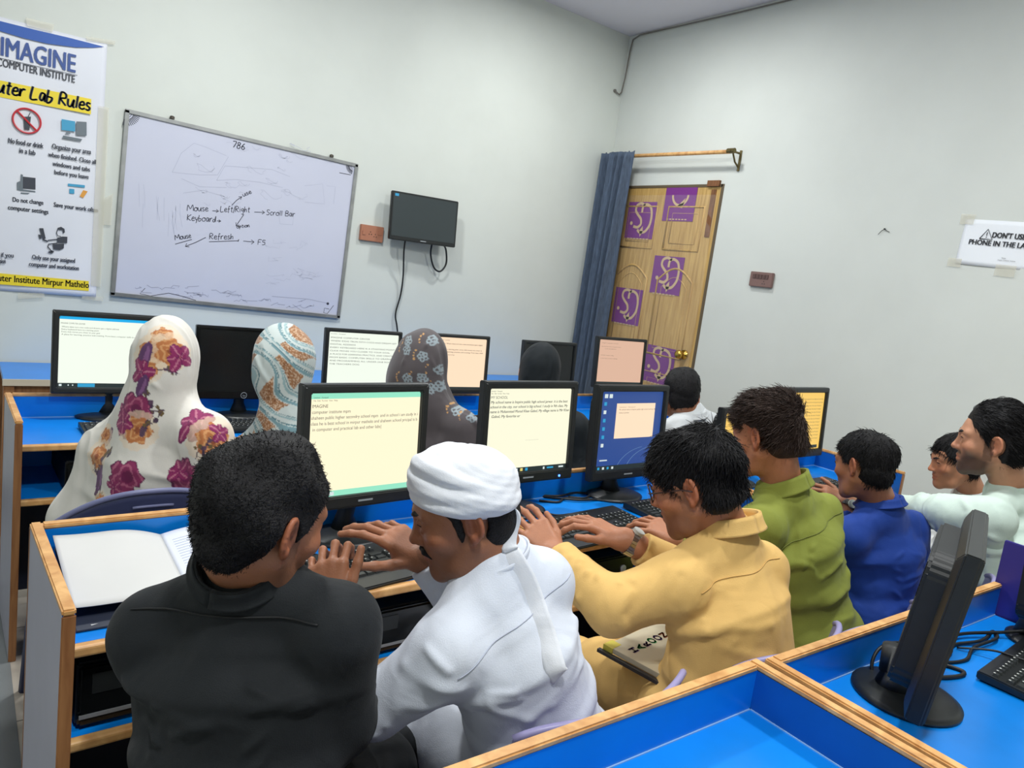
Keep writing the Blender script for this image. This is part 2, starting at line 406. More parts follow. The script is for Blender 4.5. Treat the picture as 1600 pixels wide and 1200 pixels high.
rd = empty('curtain_rod', (XR, 3.8, 2.44), 0, 'pale wooden curtain rod on a metal bracket above the door', 'curtain rod')
RX = -0.10
MB().tube([(RX, 0.52, 0.012), (RX, -0.60, -0.005)], 0.013, 12).build('rod', EDGE, rd, smooth=True)
br = MB(); br.tube([(-0.003, -0.61, 0.02), (-0.003, -0.61, -0.11)], 0.009, 6); br.tube([(-0.004, -0.61, 0.0), (RX, -0.61, 0.0), (RX-0.02, -0.61, 0.0)], 0.007, 6)
br.tube([(-0.004, -0.61, -0.09), (-0.05, -0.61, -0.06), (-0.085, -0.61, -0.005)], 0.006, 6); br.tube([(RX, -0.58, 0.0), (RX, -0.635, 0.0)], 0.017, 10)
br.build('bracket', mat('tarnished_brass', srgb(112, 100, 66), 0.4, metal=0.8), rd)
def curt(a, b):
    z = 2.475-b*2.44; y = 4.385-a*0.34*(1-0.12*math.sin(b*2.6))
    return (XR-0.13+0.038*math.sin(a*26+2.2*b)+0.014*math.sin(a*61+b*5)-0.01*b, y, z+0.012*math.sin(a*26))
DENIM = mat('denim_curtain', srgb(76, 90, 110), 0.85, noise=0.28, scale=60, stretch=(2, 2, 0.25), bump=0.25, bscale=260)
tag(MB().grid(curt, 110, 60).build('curtain', DENIM, None, smooth=True, solid=0.004), 'dark denim blue curtain bunched at the corner end of the rod', 'curtain')

# ------------------------------------------------------------------ things on the right wall
def wall_frame(kind):
    if kind == 'b': return lambda x, z, d=0.0: (x, YB-d, z)
    return lambda y, z, d=0.0: (XR-d, -y, z)     # right wall: use u = -y so that u grows to the right as seen
RW = lambda u, v, d=0.0: (XR-d, -u, v)
BWp = lambda u, v, d=0.0: (u, YB-d, v)
SWM = mat('brown_switch_plastic', srgb(128, 100, 94), 0.4)
SWD = mat('dark_brown_switch', srgb(96, 72, 68), 0.4)
SWB = mat('peach_switch_plastic', srgb(176, 118, 92), 0.45)
def switch(name, frame, cx, cz, w_, h_, m1, m2, label, extra):
    s = empty(name, frame(cx, cz, 0), 0, label, 'wall socket')
    T = np.array(frame(cx, cz, 0)); 
    def L(u, v, d): return tuple(np.array(frame(cx+u, cz+v, d))-T)
    def bx(mb, u0, u1, v0, v1, d0, d1, mi=0):
        vs = [L(u, v, d) for d in (d0, d1) for v in (v0, v1) for u in (u0, u1)]
        mb.add(vs, [(0, 2, 3, 1), (4, 5, 7, 6), (0, 1, 5, 4), (2, 6, 7, 3), (0, 4, 6, 2), (1, 3, 7, 5)], mi)
    a = MB(); bx(a, -w_/2, w_/2, -h_/2, h_/2, 0.0005, 0.022); a.build('cover_plate', m1, s, bevel=0.003)
    for u, v in extra['sw']:
        b = MB(); bx(b, u-0.010, u+0.010, v-0.013, v+0.013, 0.022, 0.026); b.build('rocker', m2, s)
    c = MB()
    for u, v in extra['so']:
        for du, dv in ((0, 0.009), (-0.008, -0.006), (0.008, -0.006)): disc(c, u+du, v+dv, 0.0032, 0.0226, 0, lambda x, y, z: L(x, y, z), n=10)
    if c.v: c.build('socket_holes', BLACK_M, s)
    return s
switch('wall_switch', RW, -2.862, 1.654, 0.165, 0.092, SWM, SWD, 'dusty brown switch plate on the wall right of the door', dict(sw=[(-0.05, 0.018), (-0.027, 0.018), (-0.004, 0.018), (0.02, 0.018), (0.043, 0.018)], so=[(0.025, -0.02)]))
switch('wall_switch', BWp, 2.083, 1.625, 0.158, 0.098, SWB, SWB, 'peach socket plate between the whiteboard and the wall screen', dict(sw=[(-0.055, 0.0), (0.05, 0.01)], so=[(-0.012, 0.0), (0.022, -0.012)]))

SIGNM = mat('sign_paper', srgb(236, 240, 246), 0.6)
TAPE = mat('clear_tape', srgb(226, 222, 205), 0.25, alpha=0.45)
sg = empty('wall_sign', (XR, -0, 0), 0, 'white paper sign asking for no phones taped on the right wall', 'sign')
sg.location = (XR, 1.45, 1.93)
tl = R(-2.2)
def SG(x, y, z=0.0):
    X = x*math.cos(tl)-y*math.sin(tl); Y = x*math.sin(tl)+y*math.cos(tl); return (-z, -X, Y)
a = MB(); a.grid(lambda s, t: SG(-0.30+0.60*s+0.02*(1-t)*(0.5-s)*0, -0.112+0.224*t, 0.0025+0.003*math.sin(9*s+3*t)*(1-t)), 30, 10)
a.build('paper', SIGNM, sg, smooth=True, solid=0.0006)
b = MB()
write(b, "DON'T USE MOBILE", -0.160, 0.030, 0.026, width=0.250, bold=0.025, z=0.0068, place=SG)
write(b, 'PHONE IN THE LAB', -0.258, -0.010, 0.025, width=0.268, bold=0.025, z=0.0068, place=SG)
stroke(b, [(-0.215, 0.02), (-0.186, 0.068), (-0.157, 0.02), (-0.215, 0.02)], 0.0045, 0.0068, 0, SG)
stroke(b, [(-0.186, 0.053), (-0.186, 0.036)], 0.004, 0.0068, 0, SG); disc(b, -0.186, 0.029, 0.0025, 0.0068, 0, SG)
write(b, 'Note:', -0.095, -0.066, 0.006, z=0.0068, place=SG); write(b, 'Imagine Computer Institute', -0.11, -0.076, 0.005, z=0.0068, place=SG)
b.build('lettering', INK, sg)
for q in ((-0.325, 0.085, -0.26, 0.135), (-0.335, -0.128, -0.27, -0.085), (-0.11, -0.15, -0.02, -0.095)):
    c = MB(); rect(c, *q, 0.0075, 0, SG); c.build('tape', TAPE, sg)

fl = MB(); fl.lathe([(0.001, -0.004), (0.006, 0.0), (0.004, 0.004)], 8, (0, 0, 0))
for s_ in (-1, 1): fl.tube([(0, 0, 0), (0.0, s_*0.015, -0.01), (0.0, s_*0.03, -0.03*(1 if s_ > 0 else 0.5))], 0.0016, 5)
tag(fl.build('housefly', BLACK_M), 'tiny dark fly resting on the right wall left of the paper sign', 'fly').location = (XR-0.0065, 2.148, 1.99)

wr = MB(); zc = CEIL-0.012
pts = [(3.962, YB-0.006, 2.949), (3.975, YB-0.02, 2.935), (4.0, YB-0.02, 2.928), (4.018, YB-0.02, 2.95), (4.028, YB-0.025, 3.05), (4.03, YB-0.035, 3.25), (4.03, YB-0.05, 3.33), (4.03, YB-0.12, 3.352), (4.03, 3.9, 3.348), (4.03, 3.4, 3.343), (4.03, 2.6, 3.345), (4.03, 1.2, 3.35)]
wr.tube(pts, 0.0055, 6); wr.tube([(3.962, YB-0.001, 2.949), (3.962, YB-0.012, 2.949)], 0.012, 8)
tag(wr.build('ceiling_wire', mat('grey_wire', srgb(120, 116, 110), 0.6), smooth=True), 'thin grey wire running along the ceiling edge and down the corner', 'wire')
# ------------------------------------------------------------------ whiteboard, banner and wall screen
def on_back(px, py, y=None):
    y = YB if y is None else y
    d = FW+RT*((px-800)/F_PX)-UP*((py-600)/F_PX); q = EYE+d*(y-EYE[1])/d[1]; return q[0], q[2]
def smooth_path(p, n=6):
    p = [np.array(q, float) for q in p]; out = []
    for i in range(len(p)-1):
        a, b, c_, d = p[max(i-1, 0)], p[i], p[i+1], p[min(i+2, len(p)-1)]
        for k in range(n):
            t = k/n; out.append(0.5*((2*b)+(c_-a)*t+(2*a-5*b+4*c_-d)*t*t+(3*b-a-3*c_+d)*t**3))
    return out+[p[-1]]
WB = mat('whiteboard_enamel', srgb(204, 207, 224), 0.22, noise=0.02, scale=3)
ALU = mat('aluminium_frame', srgb(168, 170, 170), 0.35, metal=0.7, noise=0.15, scale=14)
MARK = mat('marker_ink', srgb(48, 50, 66), 0.6); FAINT = mat('faint_marker', srgb(180, 184, 204), 0.5); FAINT2 = mat('smudged_marker', srgb(160, 163, 184), 0.6)
wbx0, wbx1, wbz0, wbz1 = 0.655, 1.93, 1.094, 2.042
wb = empty('whiteboard', ((wbx0+wbx1)/2, YB, (wbz0+wbz1)/2), 0, 'large framed whiteboard with handwritten notes on the back wall', 'whiteboard')
wb.rotation_euler = (0, R(1.6), 0)
hw_, hh_ = (wbx1-wbx0)/2, (wbz1-wbz0)/2
MB().box(-hw_, hw_, -0.014, -0.004, -hh_, hh_).build('writing_surface', WB, wb)
f = MB(); t_ = 0.016
f.box(-hw_-0.004, hw_+0.004, -0.022, -0.002, hh_-t_, hh_+0.004); f.box(-hw_-0.004, hw_+0.004, -0.022, -0.002, -hh_-0.004, -hh_+t_)
f.box(-hw_-0.004, -hw_+t_, -0.022, -0.002, -hh_, hh_); f.box(hw_-t_, hw_+0.004, -0.022, -0.002, -hh_, hh_)
f.build('frame', ALU, wb, bevel=0.002)
for cx in (-0.42, 0.47):
    MB().lathe([(0.012, 0), (0.012, 0.012), (0.006, 0.016)], 14).build('hanger', mat('rusty_screw', srgb(90, 84, 76), 0.5, metal=0.5), wb).location = (cx, -0.012, hh_+0.008)
ca, sa = math.cos(R(1.6)), math.sin(R(1.6))
def wbl(cx, cy):
    """Board frame (metres from its centre) of a mark measured on the photograph."""
    x, z = on_back(170+cx/3.53, 160+cy/3.53, YB-0.015); x -= wb.location.x; z -= wb.location.z
    return x*ca-z*sa, x*sa+z*ca
PW = lambda x, y, z=0.0: (x, -0.0146-z, y)
pk = MB()
def hand(text, a, b, h, mb=None, shear=0.15, bold=0.0):
    (x0, y0), (x1, y1) = wbl(*a), wbl(*b)
    write(mb or pk, text, x0, y0, h, width=math.hypot(x1-x0, y1-y0), shear=shear*0, rot=math.atan2(y1-y0, x1-x0), place=PW, wob=0.10, bold=bold)
def st(pts, w=0.0036, mb=None): stroke(mb or pk, [wbl(*p) for p in pts], w, 0, 0, PW)
def script(a, b, h, letters, mb=None, w=0.0036, place=None, fn=None):
    """Joined-up handwriting: letters are little pen paths in a 0..1 x-height frame."""
    (x0, y0), (x1, y1) = (fn or wbl)(*a), (fn or wbl)(*b); tot = sum(l[0] for l in letters); L = math.hypot(x1-x0, y1-y0); an = math.atan2(y1-y0, x1-x0); c, s = math.cos(an), math.sin(an)
    x = 0
    for wd, paths in letters:
        for p in paths:
            if len(p) > 2: p = [tuple(k[:2]) for k in smooth_path([(a_, b_, 0) for a_, b_ in p], 5)]
            q = [((x+u*wd*0.95)*L/tot+0.12*v*h, v*h) for u, v in p]
            stroke(mb or pk, [(x0+u*c-v*s, y0+u*s+v*c) for u, v in q], w, 0, 0, place or PW)
        x += wd
GL = {
 'M': (1.3, [[(0, 0), (.1, 1.6), (.5, .6), (.85, 1.7), (1, 0)]]), 'o': (.8, [[(.5, 1), (.1, .7), (.2, .1), (.7, .05), (.9, .6), (.5, 1), (1, .8)]]), 'u': (.8, [[(0, 1), (.1, .2), (.5, .05), (.8, 1), (.8, .1), (1, 0)]]),
 's': (.6, [[(.8, .9), (.3, 1), (.2, .65), (.8, .35), (.6, 0), (.1, .1)]]), 'e': (.7, [[(.1, .5), (.8, .6), (.6, 1), (.2, .8), (.15, .2), (.6, 0), (1, .2)]]), 'r': (.6, [[(.1, 1), (.15, 0), (.2, .6), (.6, 1), (.9, .9)]]),
 'L': (.8, [[(.1, 1.6), (.05, 0), (.9, .05)]]), 'f': (.6, [[(.9, 1.5), (.5, 1.6), (.4, .8), (.35, -.3)], [(.1, .8), (.8, .85)]]), 't': (.6, [[(.5, 1.5), (.45, .1), (.8, 0)], [(.1, 1), (.9, 1.05)]]), '/': (.4, [[(.9, 1.7), (.1, -.3)]]),
 'R': (.9, [[(.1, 0), (.15, 1.6), (.7, 1.5), (.75, 1.0), (.2, .8), (.9, 0)]]), 'i': (.35, [[(.4, 1), (.4, 0)], [(.4, 1.35), (.45, 1.45)]]), 'g': (.7, [[(.8, .9), (.3, 1), (.2, .4), (.7, .4), (.8, 1), (.7, -.6), (.2, -.5)]]), 'h': (.7, [[(.1, 1.6), (.1, 0), (.3, .8), (.7, .8), (.75, 0)]]),
 'S': (.8, [[(.9, 1.5), (.3, 1.6), (.2, 1.1), (.8, .6), (.6, .05), (.05, .1)]]), 'c': (.6, [[(.9, .9), (.4, 1), (.15, .5), (.4, 0), (.9, .1)]]), 'l': (.35, [[(.4, 1.6), (.4, 0)]]), 'B': (.9, [[(.1, 0), (.15, 1.6), (.7, 1.5), (.7, 1), (.2, .85), (.8, .7), (.8, .1), (.1, 0)]]), 'a': (.75, [[(.8, .9), (.3, 1), (.15, .3), (.5, .05), (.8, .9), (.85, .1), (1, 0)]]),
 'K': (.9, [[(.1, 1.6), (.1, 0)], [(.9, 1.6), (.15, .7), (.9, 0)]]), 'y': (.7, [[(.1, 1), (.3, .3), (.6, .4)], [(.9, 1), (.4, -.6)]]), 'b': (.7, [[(.1, 1.6), (.1, 0), (.6, .05), (.8, .6), (.2, .7)]]), 'd': (.7, [[(.8, .6), (.3, .7), (.1, .2), (.6, .05), (.9, 1.6), (.9, 0)]]), 'F': (.8, [[(.9, 1.6), (.15, 1.55), (.1, 0)], [(.1, .85), (.7, .9)]]), '5': (.7, [[(.9, 1.5), (.2, 1.5), (.2, .9), (.7, .9), (.8, .3), (.3, 0), (.05, .1)]]),
 'p': (.7, [[(.1, 1), (.1, -.7)], [(.1, .8), (.6, 1), (.8, .5), (.2, .2)]]), 'n': (.7, [[(.1, 1), (.1, 0), (.3, .9), (.7, .9), (.75, 0), (1, .1)]]),  'C': (.9, [[(.9, 1.3), (.5, 1.65), (.15, 1.0), (.2, .25), (.6, 0), (.95, .35)]]), 'm': (1.1, [[(.08, 1), (.1, 0)], [(.1, .5), (.3, 1), (.45, .8), (.45, 0)], [(.45, .5), (.65, 1), (.82, .8), (.82, .1), (1, .1)]]), ' ': (.5, []), '7': (.8, [[(.05, 1.5), (.85, 1.5), (.4, 0)]]), '8': (.8, [[(.8, 1.4), (.3, 1.5), (.25, 1), (.8, .6), (.7, .05), (.2, .1), (.2, .6), (.7, 1), (.8, 1.4)]]), '6': (.8, [[(.7, 1.5), (.25, .9), (.15, .2), (.6, 0), (.85, .4), (.5, .75), (.2, .5)]]), '-': (.7, [[(0, .6), (.8, .65)]])}
def sw(word, a, b, h, **k): script(a, b, h, [GL[c] for c in word], **k)
sw('Mouse', (432, 598), (550, 600), 0.019); st([(572, 598), (604, 600)]); st([(594, 590), (606, 600), (592, 607)])
sw('Left/Right', (615, 603), (780, 606), 0.019); st([(803, 605), (858, 607)]); st([(846, 597), (860, 607), (845, 616)])
sw('Scroll Bar', (868, 620), (1028, 630), 0.018); sw('Keyboard', (430, 650), (590, 660), 0.02); st([(596, 653), (616, 655)]); st([(607, 647), (618, 655), (606, 661)])
st([(678, 568), (705, 540), (732, 522)]); st([(716, 521), (734, 520), (727, 536)]); sw('use', (742, 520), (790, 500), 0.014)
st([(745, 618), (720, 655), (703, 680)]); st([(702, 662), (702, 682), (720, 676)]); sw('option', (705, 694), (778, 686), 0.011)
sw('Mouse', (366, 760), (456, 746), 0.016); st([(366, 782), (458, 756)]); st([(535, 745), (480, 772), (424, 794)]); st([(430, 778), (422, 795), (444, 797)])
sw('Refresh', (553, 754), (690, 755), 0.019); st([(553, 769), (718, 763)]); st([(718, 755), (712, 768)]); st([(742, 765), (800, 770)]); st([(786, 758), (802, 770), (786, 782)]); sw('F5', (820, 785), (865, 787), 0.018)
sw('786', (678, 246), (752, 262), 0.0215, w=0.0048)
# corner fans
for (cx, cy, a0, a1, r_) in ((92, 52, -95, -5, 0.068), (1350, 352, 175, 262, 0.05)):
    ox, oy = wbl(cx, cy)
    for k in range(12):
        a = R(a0+(a1-a0)*k/11); stroke(pk, [(ox+r_*q*math.cos(a), oy+r_*q*math.sin(a)) for q in (0.55, 1.0)], 0.0035, 0, 0, PW)
    for q in (0.3, 0.42, 0.55): stroke(pk, [(ox+x, oy+y) for x, y in arc(0, 0, r_*q, a0, a1, 10)], 0.002, 0, 0, PW)
st([(1272, 388), (1335, 400)])
d_ = wbl(1208, 1110); disc(pk, d_[0], d_[1], 0.008, 0, 0, PW)
st([(1240, 1120), (1205, 1165), (1185, 1160), (1190, 1135), (1215, 1140)], 0.003); st([(200, 1025), (172, 1055), (230, 1068), (330, 1052), (400, 1068), (480, 1092)], 0.003)
pk.build('marker_lettering', MARK, wb)
fa = MB(); rng = np.random.RandomState(5)
fs = lambda p, w=0.003: stroke(fa, [wbl(*q) for q in p], w, -0.0003, 0, PW)
fs([(350, 385), (400, 280), (470, 225), (530, 245), (640, 290), (660, 300), (600, 400), (500, 400), (350, 385)])
fs([(595, 430), (640, 350), (900, 370), (1000, 410)]); fs([(595, 430), (700, 425), (830, 440), (960, 470)]); fs([(400, 420), (500, 465), (650, 470)]); fs([(410, 500), (520, 485), (640, 520)])
for k in range(26):
    cx, cy = rng.uniform(480, 1200), rng.uniform(240, 560); a = rng.uniform(20, 90)
    fs([(cx+a*math.cos(q+rng.uniform(-.3, .3))*rng.uniform(.5, 1), cy+a*0.35*math.sin(q*1.7)) for q in np.linspace(0, rng.uniform(2, 6), 14)], 0.0022)
for k in range(12):
    cx = rng.uniform(150, 400); cy = rng.uniform(400, 700); fs([(cx, cy), (cx+rng.uniform(-8, 8), cy+60), (cx+rng.uniform(-12, 12), cy+130)], 0.0018)
for k in range(14):
    cx, cy = rng.uniform(850, 1150), rng.uniform(740, 1000); fs([(cx+rng.uniform(-30, 30)+12*q, cy+rng.uniform(-15, 15)) for q in range(6)], 0.0018)
fs([(935, 600), (1020, 610), (1015, 675), (945, 670), (935, 600)]); fs([(1080, 460), (1180, 450), (1190, 560), (1080, 550)]); fs([(1200, 460), (1250, 465), (1240, 560)])
fa.build('faint_lettering', FAINT, wb)
fb = MB()
for k in range(26):
    cx, cy = rng.uniform(60, 1150), 0; cy = 1010+ (cx-60)*0.09+rng.uniform(-25, 35)
    stroke(fb, [wbl(cx+q*rng.uniform(6, 22), cy+rng.uniform(-10, 10)) for q in range(5)], 0.0032, -0.0002, 0, PW)
stroke(fb, [wbl(*q) for q in ((900, 1070), (1100, 1085), (1215, 1110))], 0.003, -0.0002, 0, PW)
stroke(fb, [wbl(*q) for q in ((1015, 1115), (1080, 1160), (1130, 1170))], 0.003, -0.0002, 0, PW)
fb.build('smudge_stain', FAINT2, wb)

# banner
BAN = mat('banner_vinyl', srgb(228, 231, 240), 0.35, noise=0.02, scale=4)
BLUEP = mat('banner_blue_print', srgb(44, 92, 178), 0.4); BLUET = mat('banner_blue_letters', srgb(58, 86, 152), 0.45); YEL = mat('banner_yellow_print', srgb(240, 216, 52), 0.45)
DARKT = mat('banner_dark_letters', srgb(62, 66, 76), 0.5); REDP = mat('banner_red_print', srgb(204, 52, 62), 0.45); GREYP = mat('banner_grey_print', srgb(112, 122, 130), 0.5); CYANP = mat('banner_cyan_print', srgb(70, 160, 200), 0.4); ORP = mat('banner_orange_print', srgb(226, 160, 70), 0.45); WHP = mat('banner_white_print', srgb(226, 230, 232), 0.45)
bx0, bx1, bz0, bz1 = -0.40, 0.572, 1.092, 2.352
bn = empty('banner', ((bx0+bx1)/2, YB, (bz0+bz1)/2), 0, 'tall white vinyl banner of computer lab rules taped left of the whiteboard', 'banner')
BO = (bn.location.x, bn.location.z)
PB = lambda x, z, d=0.0: (x-BO[0], -d, z-BO[1])
def bsurf(a, b):
    x = bx0+(bx1-bx0)*a; z = bz0+(bz1-bz0)*b
    return PB(x, z, 0.006+0.002*math.sin(9*a+4*b)+0.0022*math.sin(14*b-5*a))
MB().grid(bsurf, 40, 50).build('sheet', BAN, bn, smooth=True, solid=0.0008)
PT = lambda x, z, d=0.0: PB(x, z, 0.0122+d)
def b2(cx, cy): return on_back(cx/5.453, 20+cy/5.453, YB-0.012)
def b3(cx, cy): return on_back(cx/4.615, 220+cy/4.615, YB-0.012)
def line(mb, text, a, b, h, fn, **k):
    (x0, y0), (x1, y1) = fn(*a), fn(*b)
    write(mb, text, x0, y0, h, width=math.hypot(x1-x0, y1-y0), rot=math.atan2(y1-y0, x1-x0), place=PT, **k)
bp_ = MB()
top = [b2(0, 70), b2(300, 145), b2(600, 215), b2(890, 290)]; bot = [b2(800, 297), b2(650, 295), b2(400, 262), b2(200, 215), b2(0, 155)]
x_l = bx0+0.01
flat_poly(bp_, [(x_l, top[0][1]+0.006)]+top+bot+[(-0.2, bot[-1][1]+0.03), (x_l, bot[-1][1]+0.05)], 0, 0, PT); bp_.build('blue_swoosh', BLUEP, bn)
bt = MB(); line(bt, 'IMAGINE', (10, 362), (640, 510), 0.086, b2, bold=0.012); bt.build('title', BLUET, bn)
by = MB()
q = [b2(0, 575), b2(778, 735), b2(775, 865), b2(0, 718)]; flat_poly(by, [(-0.33, q[0][1])]+q+[(-0.33, q[3][1])], 0, 0, PT); by.build('yellow_band', YEL, bn); by = MB()
q = [b3(0, 955), b3(640, 1012), b3(640, 1083), b3(0, 1035)]; flat_poly(by, [(-0.33, q[0][1])]+q+[(-0.33, q[3][1])], 0, 0, PT); by.build('yellow_band', YEL, bn)
bd = MB()
x0, z0 = b2(0, 452); x1, z1 = b2(636, 600)
write(bd, 'COMPUTER INSTITUTE', x1, z1+0.002, 0.036, width=0.312, align='r', place=PT, bold=0.012)
stroke(bd, [(-0.06, b2(0, 385)[1]), b2(0, 385), b2(660, 533)], 0.0022, 0, 0, PT)
def rwrite(text, b, h, wd, fn, **k):
    x, z = fn(*b); write(bd, text, x, z, h, width=wd, align='r', place=lambda X, Y, Z: PT(X, Y, 0.0006), **k)
xr_, zr_ = b2(768, 842); xl_ = xr_-0.53; sl_ = (b2(0, 700)[1]-b2(765, 842)[1])/(b2(765, 842)[0]-b2(0, 700)[0])
for dx in (0, 0.0035): script((xl_+dx, zr_+0.53*sl_*0), (xr_+dx, zr_), 0.036, [GL[c] for c in 'Computer Lab Rules'], mb=bd, w=0.0075, place=lambda X, Y, Z=0.0: PT(X, Y+0.004, 0.0006), fn=lambda x, y: (x, y))
rwrite('Imagine Computer Institute Mirpur Mathelo', (640, 1062), 0.033, 0.575, b3, bold=0.012)
for tx, a, b, fn in (('No food or drink', (72, 1108), (368, 1155), b2), ('in a lab', (165, 1190), (300, 1215), b2), ('Organize your area', (445, 1155), (775, 1205), b2)):
    line(bd, tx, a, b, 0.024, fn, bold=0.018)
for tx, a, b in (('when finished. Close all', (348, 112), (692, 168)), ('windows and tabs', (380, 178), (648, 222)), ('before you leave', (393, 240), (638, 276)), ('Do not change', (92, 438), (312, 462)), ('computer settings', (58, 494), (348, 528)), ('Save your work often', (388, 474), (706, 516)), ('Only use your assigned', (232, 852), (540, 880)), ('computer and workstation', (210, 902), (568, 934)), ('if you', (8, 838), (98, 842)), ('permission', (-70, 876), (40, 884))):
    line(bd, tx, a, b, 0.022, b3, bold=0.018)
# seated figure, monitor and screen icons in dark print
def pp(mb, pts, fn, d=0.0): flat_poly(mb, [fn(*p) for p in pts], d, 0, PT)
def ps(mb, pts, fn, w=0.004, d=0.0): stroke(mb, [fn(*p) for p in pts], w, d, 0, PT)
pp(bd, [(415, 628), (440, 620), (465, 635), (468, 660), (455, 668), (450, 645), (415, 640)], b3); ps(bd, [(415, 640), (408, 665), (415, 685), (440, 690)], b3); pp(bd, [(412, 700), (450, 690), (486, 692), (484, 738), (412, 735)], b3)
ps(bd, [(412, 710), (370, 715), (345, 718)], b3, 0.005); ps(bd, [(412, 738), (350, 745), (345, 765), (375, 800)], b3, 0.005); pp(bd, [(380, 745), (462, 742), (460, 775), (430, 788), (385, 782)], b3); pp(bd, [(342, 802), (375, 790), (392, 800), (370, 815)], b3)
pp(bd, [(282, 630), (312, 630), (330, 705), (308, 712)], b3); pp(bd, [(275, 675), (298, 680), (300, 705), (285, 708)], b3); ps(bd, [(310, 712), (345, 726)], b3, 0.007)
pp(bd, [(165, 258), (256, 268), (256, 352), (165, 345)], b3); pp(bd, [(198, 885), (264, 885), (250, 1000), (208, 995)], b2); ps(bd, [(240, 885), (258, 850)], b2, 0.003)
bd.build('lettering', DARKT, bn)
ri = MB(); cx, cz = b2(229, 921); rr = abs(b2(348, 921)[0]-b2(110, 921)[0])/2
ri.tube([PT(cx+rr*math.cos(a), cz+rr*math.sin(a), 0.001) for a in np.linspace(0, 2*math.pi, 41)[:-1]], 0.0045, 5, closed=True); ri.tube([PT(cx+rr*math.cos(R(137)), cz+rr*math.sin(R(137)), 0.001), PT(cx+rr*math.cos(R(-43)), cz+rr*math.sin(R(-43)), 0.001)], 0.0045, 5)
ri.build('no_drink_sign', REDP, bn)
gi = MB(); pp(gi, [(650, 925), (738, 930), (738, 1048), (650, 1040)], b2); pp(gi, [(538, 1045), (700, 1075), (690, 1095), (532, 1068)], b2); pp(gi, [(560, 1015), (600, 1018), (600, 1032), (560, 1030)], b2)
pp(gi, [(150, 240), (165, 245), (165, 350), (255, 362), (255, 372), (145, 362)], b3); pp(gi, [(122, 300), (145, 290), (145, 360), (122, 355)], b3); pp(gi, [(150, 372), (215, 376), (200, 386), (150, 382)], b3); gi.build('grey_print', GREYP, bn)
ci = MB(); pp(ci, [(525, 905), (640, 925), (640, 1012), (525, 998)], b2); ci.build('blue_print', CYANP, bn); ci = MB(); pp(ci, [(490, 308), (612, 320), (612, 338), (490, 326)], b3); pp(ci, [(500, 345), (536, 348), (536, 382), (500, 380)], b3); ci.build('blue_print', CYANP, bn)
oi = MB(); pp(oi, [(600, 355), (632, 365), (600, 412), (575, 400)], b3); oi.build('orange_print', ORP, bn)
for a in ([(220, 40), (460, 100), (450, 165), (230, 110)], [(730, 200), (980, 240), (975, 275), (740, 235)]): tp = MB(); pp(tp, a, b2, 0.001); tp.build('tape', TAPE, bn)
for a in ([(130, 1095), (320, 1100), (320, 1130), (130, 1140)], [(590, 1120), (745, 1125), (740, 1160), (590, 1140)], [(745, 420), (815, 380), (800, 610), (740, 605)]): tp = MB(); pp(tp, a, b3, 0.001); tp.build('tape', TAPE, bn)
x0, z0 = b2(925, 880); tp = MB(); rect(tp, 0.545, 1.15, 0.592, 2.05, 0.0008, 0, PT)
tp.build('tape', TAPE, bn)

# ------------------------------------------------------------------ screens
def glow(name, c, s=1.0):
    return mat(name, (0.02, 0.02, 0.02, 1), 0.35, emit=c, estr=s)
G_CREAM = glow('cream_screen_glow', srgb(250, 240, 205), 0.98); G_WHITE = glow('white_screen_glow', srgb(238, 246, 232), 0.95); G_IVORY = glow('ivory_screen_glow', srgb(246, 244, 216), 0.95); G_PEACH = glow('peach_screen_glow', srgb(250, 220, 188), 0.95); G_PINK = glow('dim_peach_screen_glow', srgb(226, 184, 158), 0.85); G_AMBER = glow('amber_screen_glow', srgb(240, 196, 96), 0.95)
G_MINT = glow('mint_bar_glow', srgb(150, 232, 200), 0.9); G_SKY = glow('sky_bar_glow', srgb(14, 170, 230), 0.95); G_NAVY = glow('navy_desktop_glow', srgb(38, 74, 146), 0.85); G_DK = glow('dark_bar_glow', srgb(30, 46, 48), 0.7); G_TXT = glow('screen_text', srgb(92, 92, 80), 0.35); G_ICON = glow('icon_glow', srgb(226, 240, 240), 0.8); G_ICB = glow('blue_icon_glow', srgb(40, 160, 210), 0.85); G_ICY = glow('yellow_icon_glow', srgb(232, 214, 120), 0.85); G_FRAME = glow('arc_glow', srgb(130, 170, 220), 0.6)
LED = glow('power_light', srgb(60, 110, 255), 6.0)
SCRM = [G_CREAM, G_WHITE, G_IVORY, G_PEACH, G_PINK, G_AMBER, G_MINT, G_SKY, G_NAVY, G_DK, G_ICON, G_ICB, G_ICY, G_FRAME, OFF]
IDX = {m_.name: i for i, m_ in enumerate(SCRM)}
LG = mat('grey_badge', srgb(150, 156, 160), 0.4)
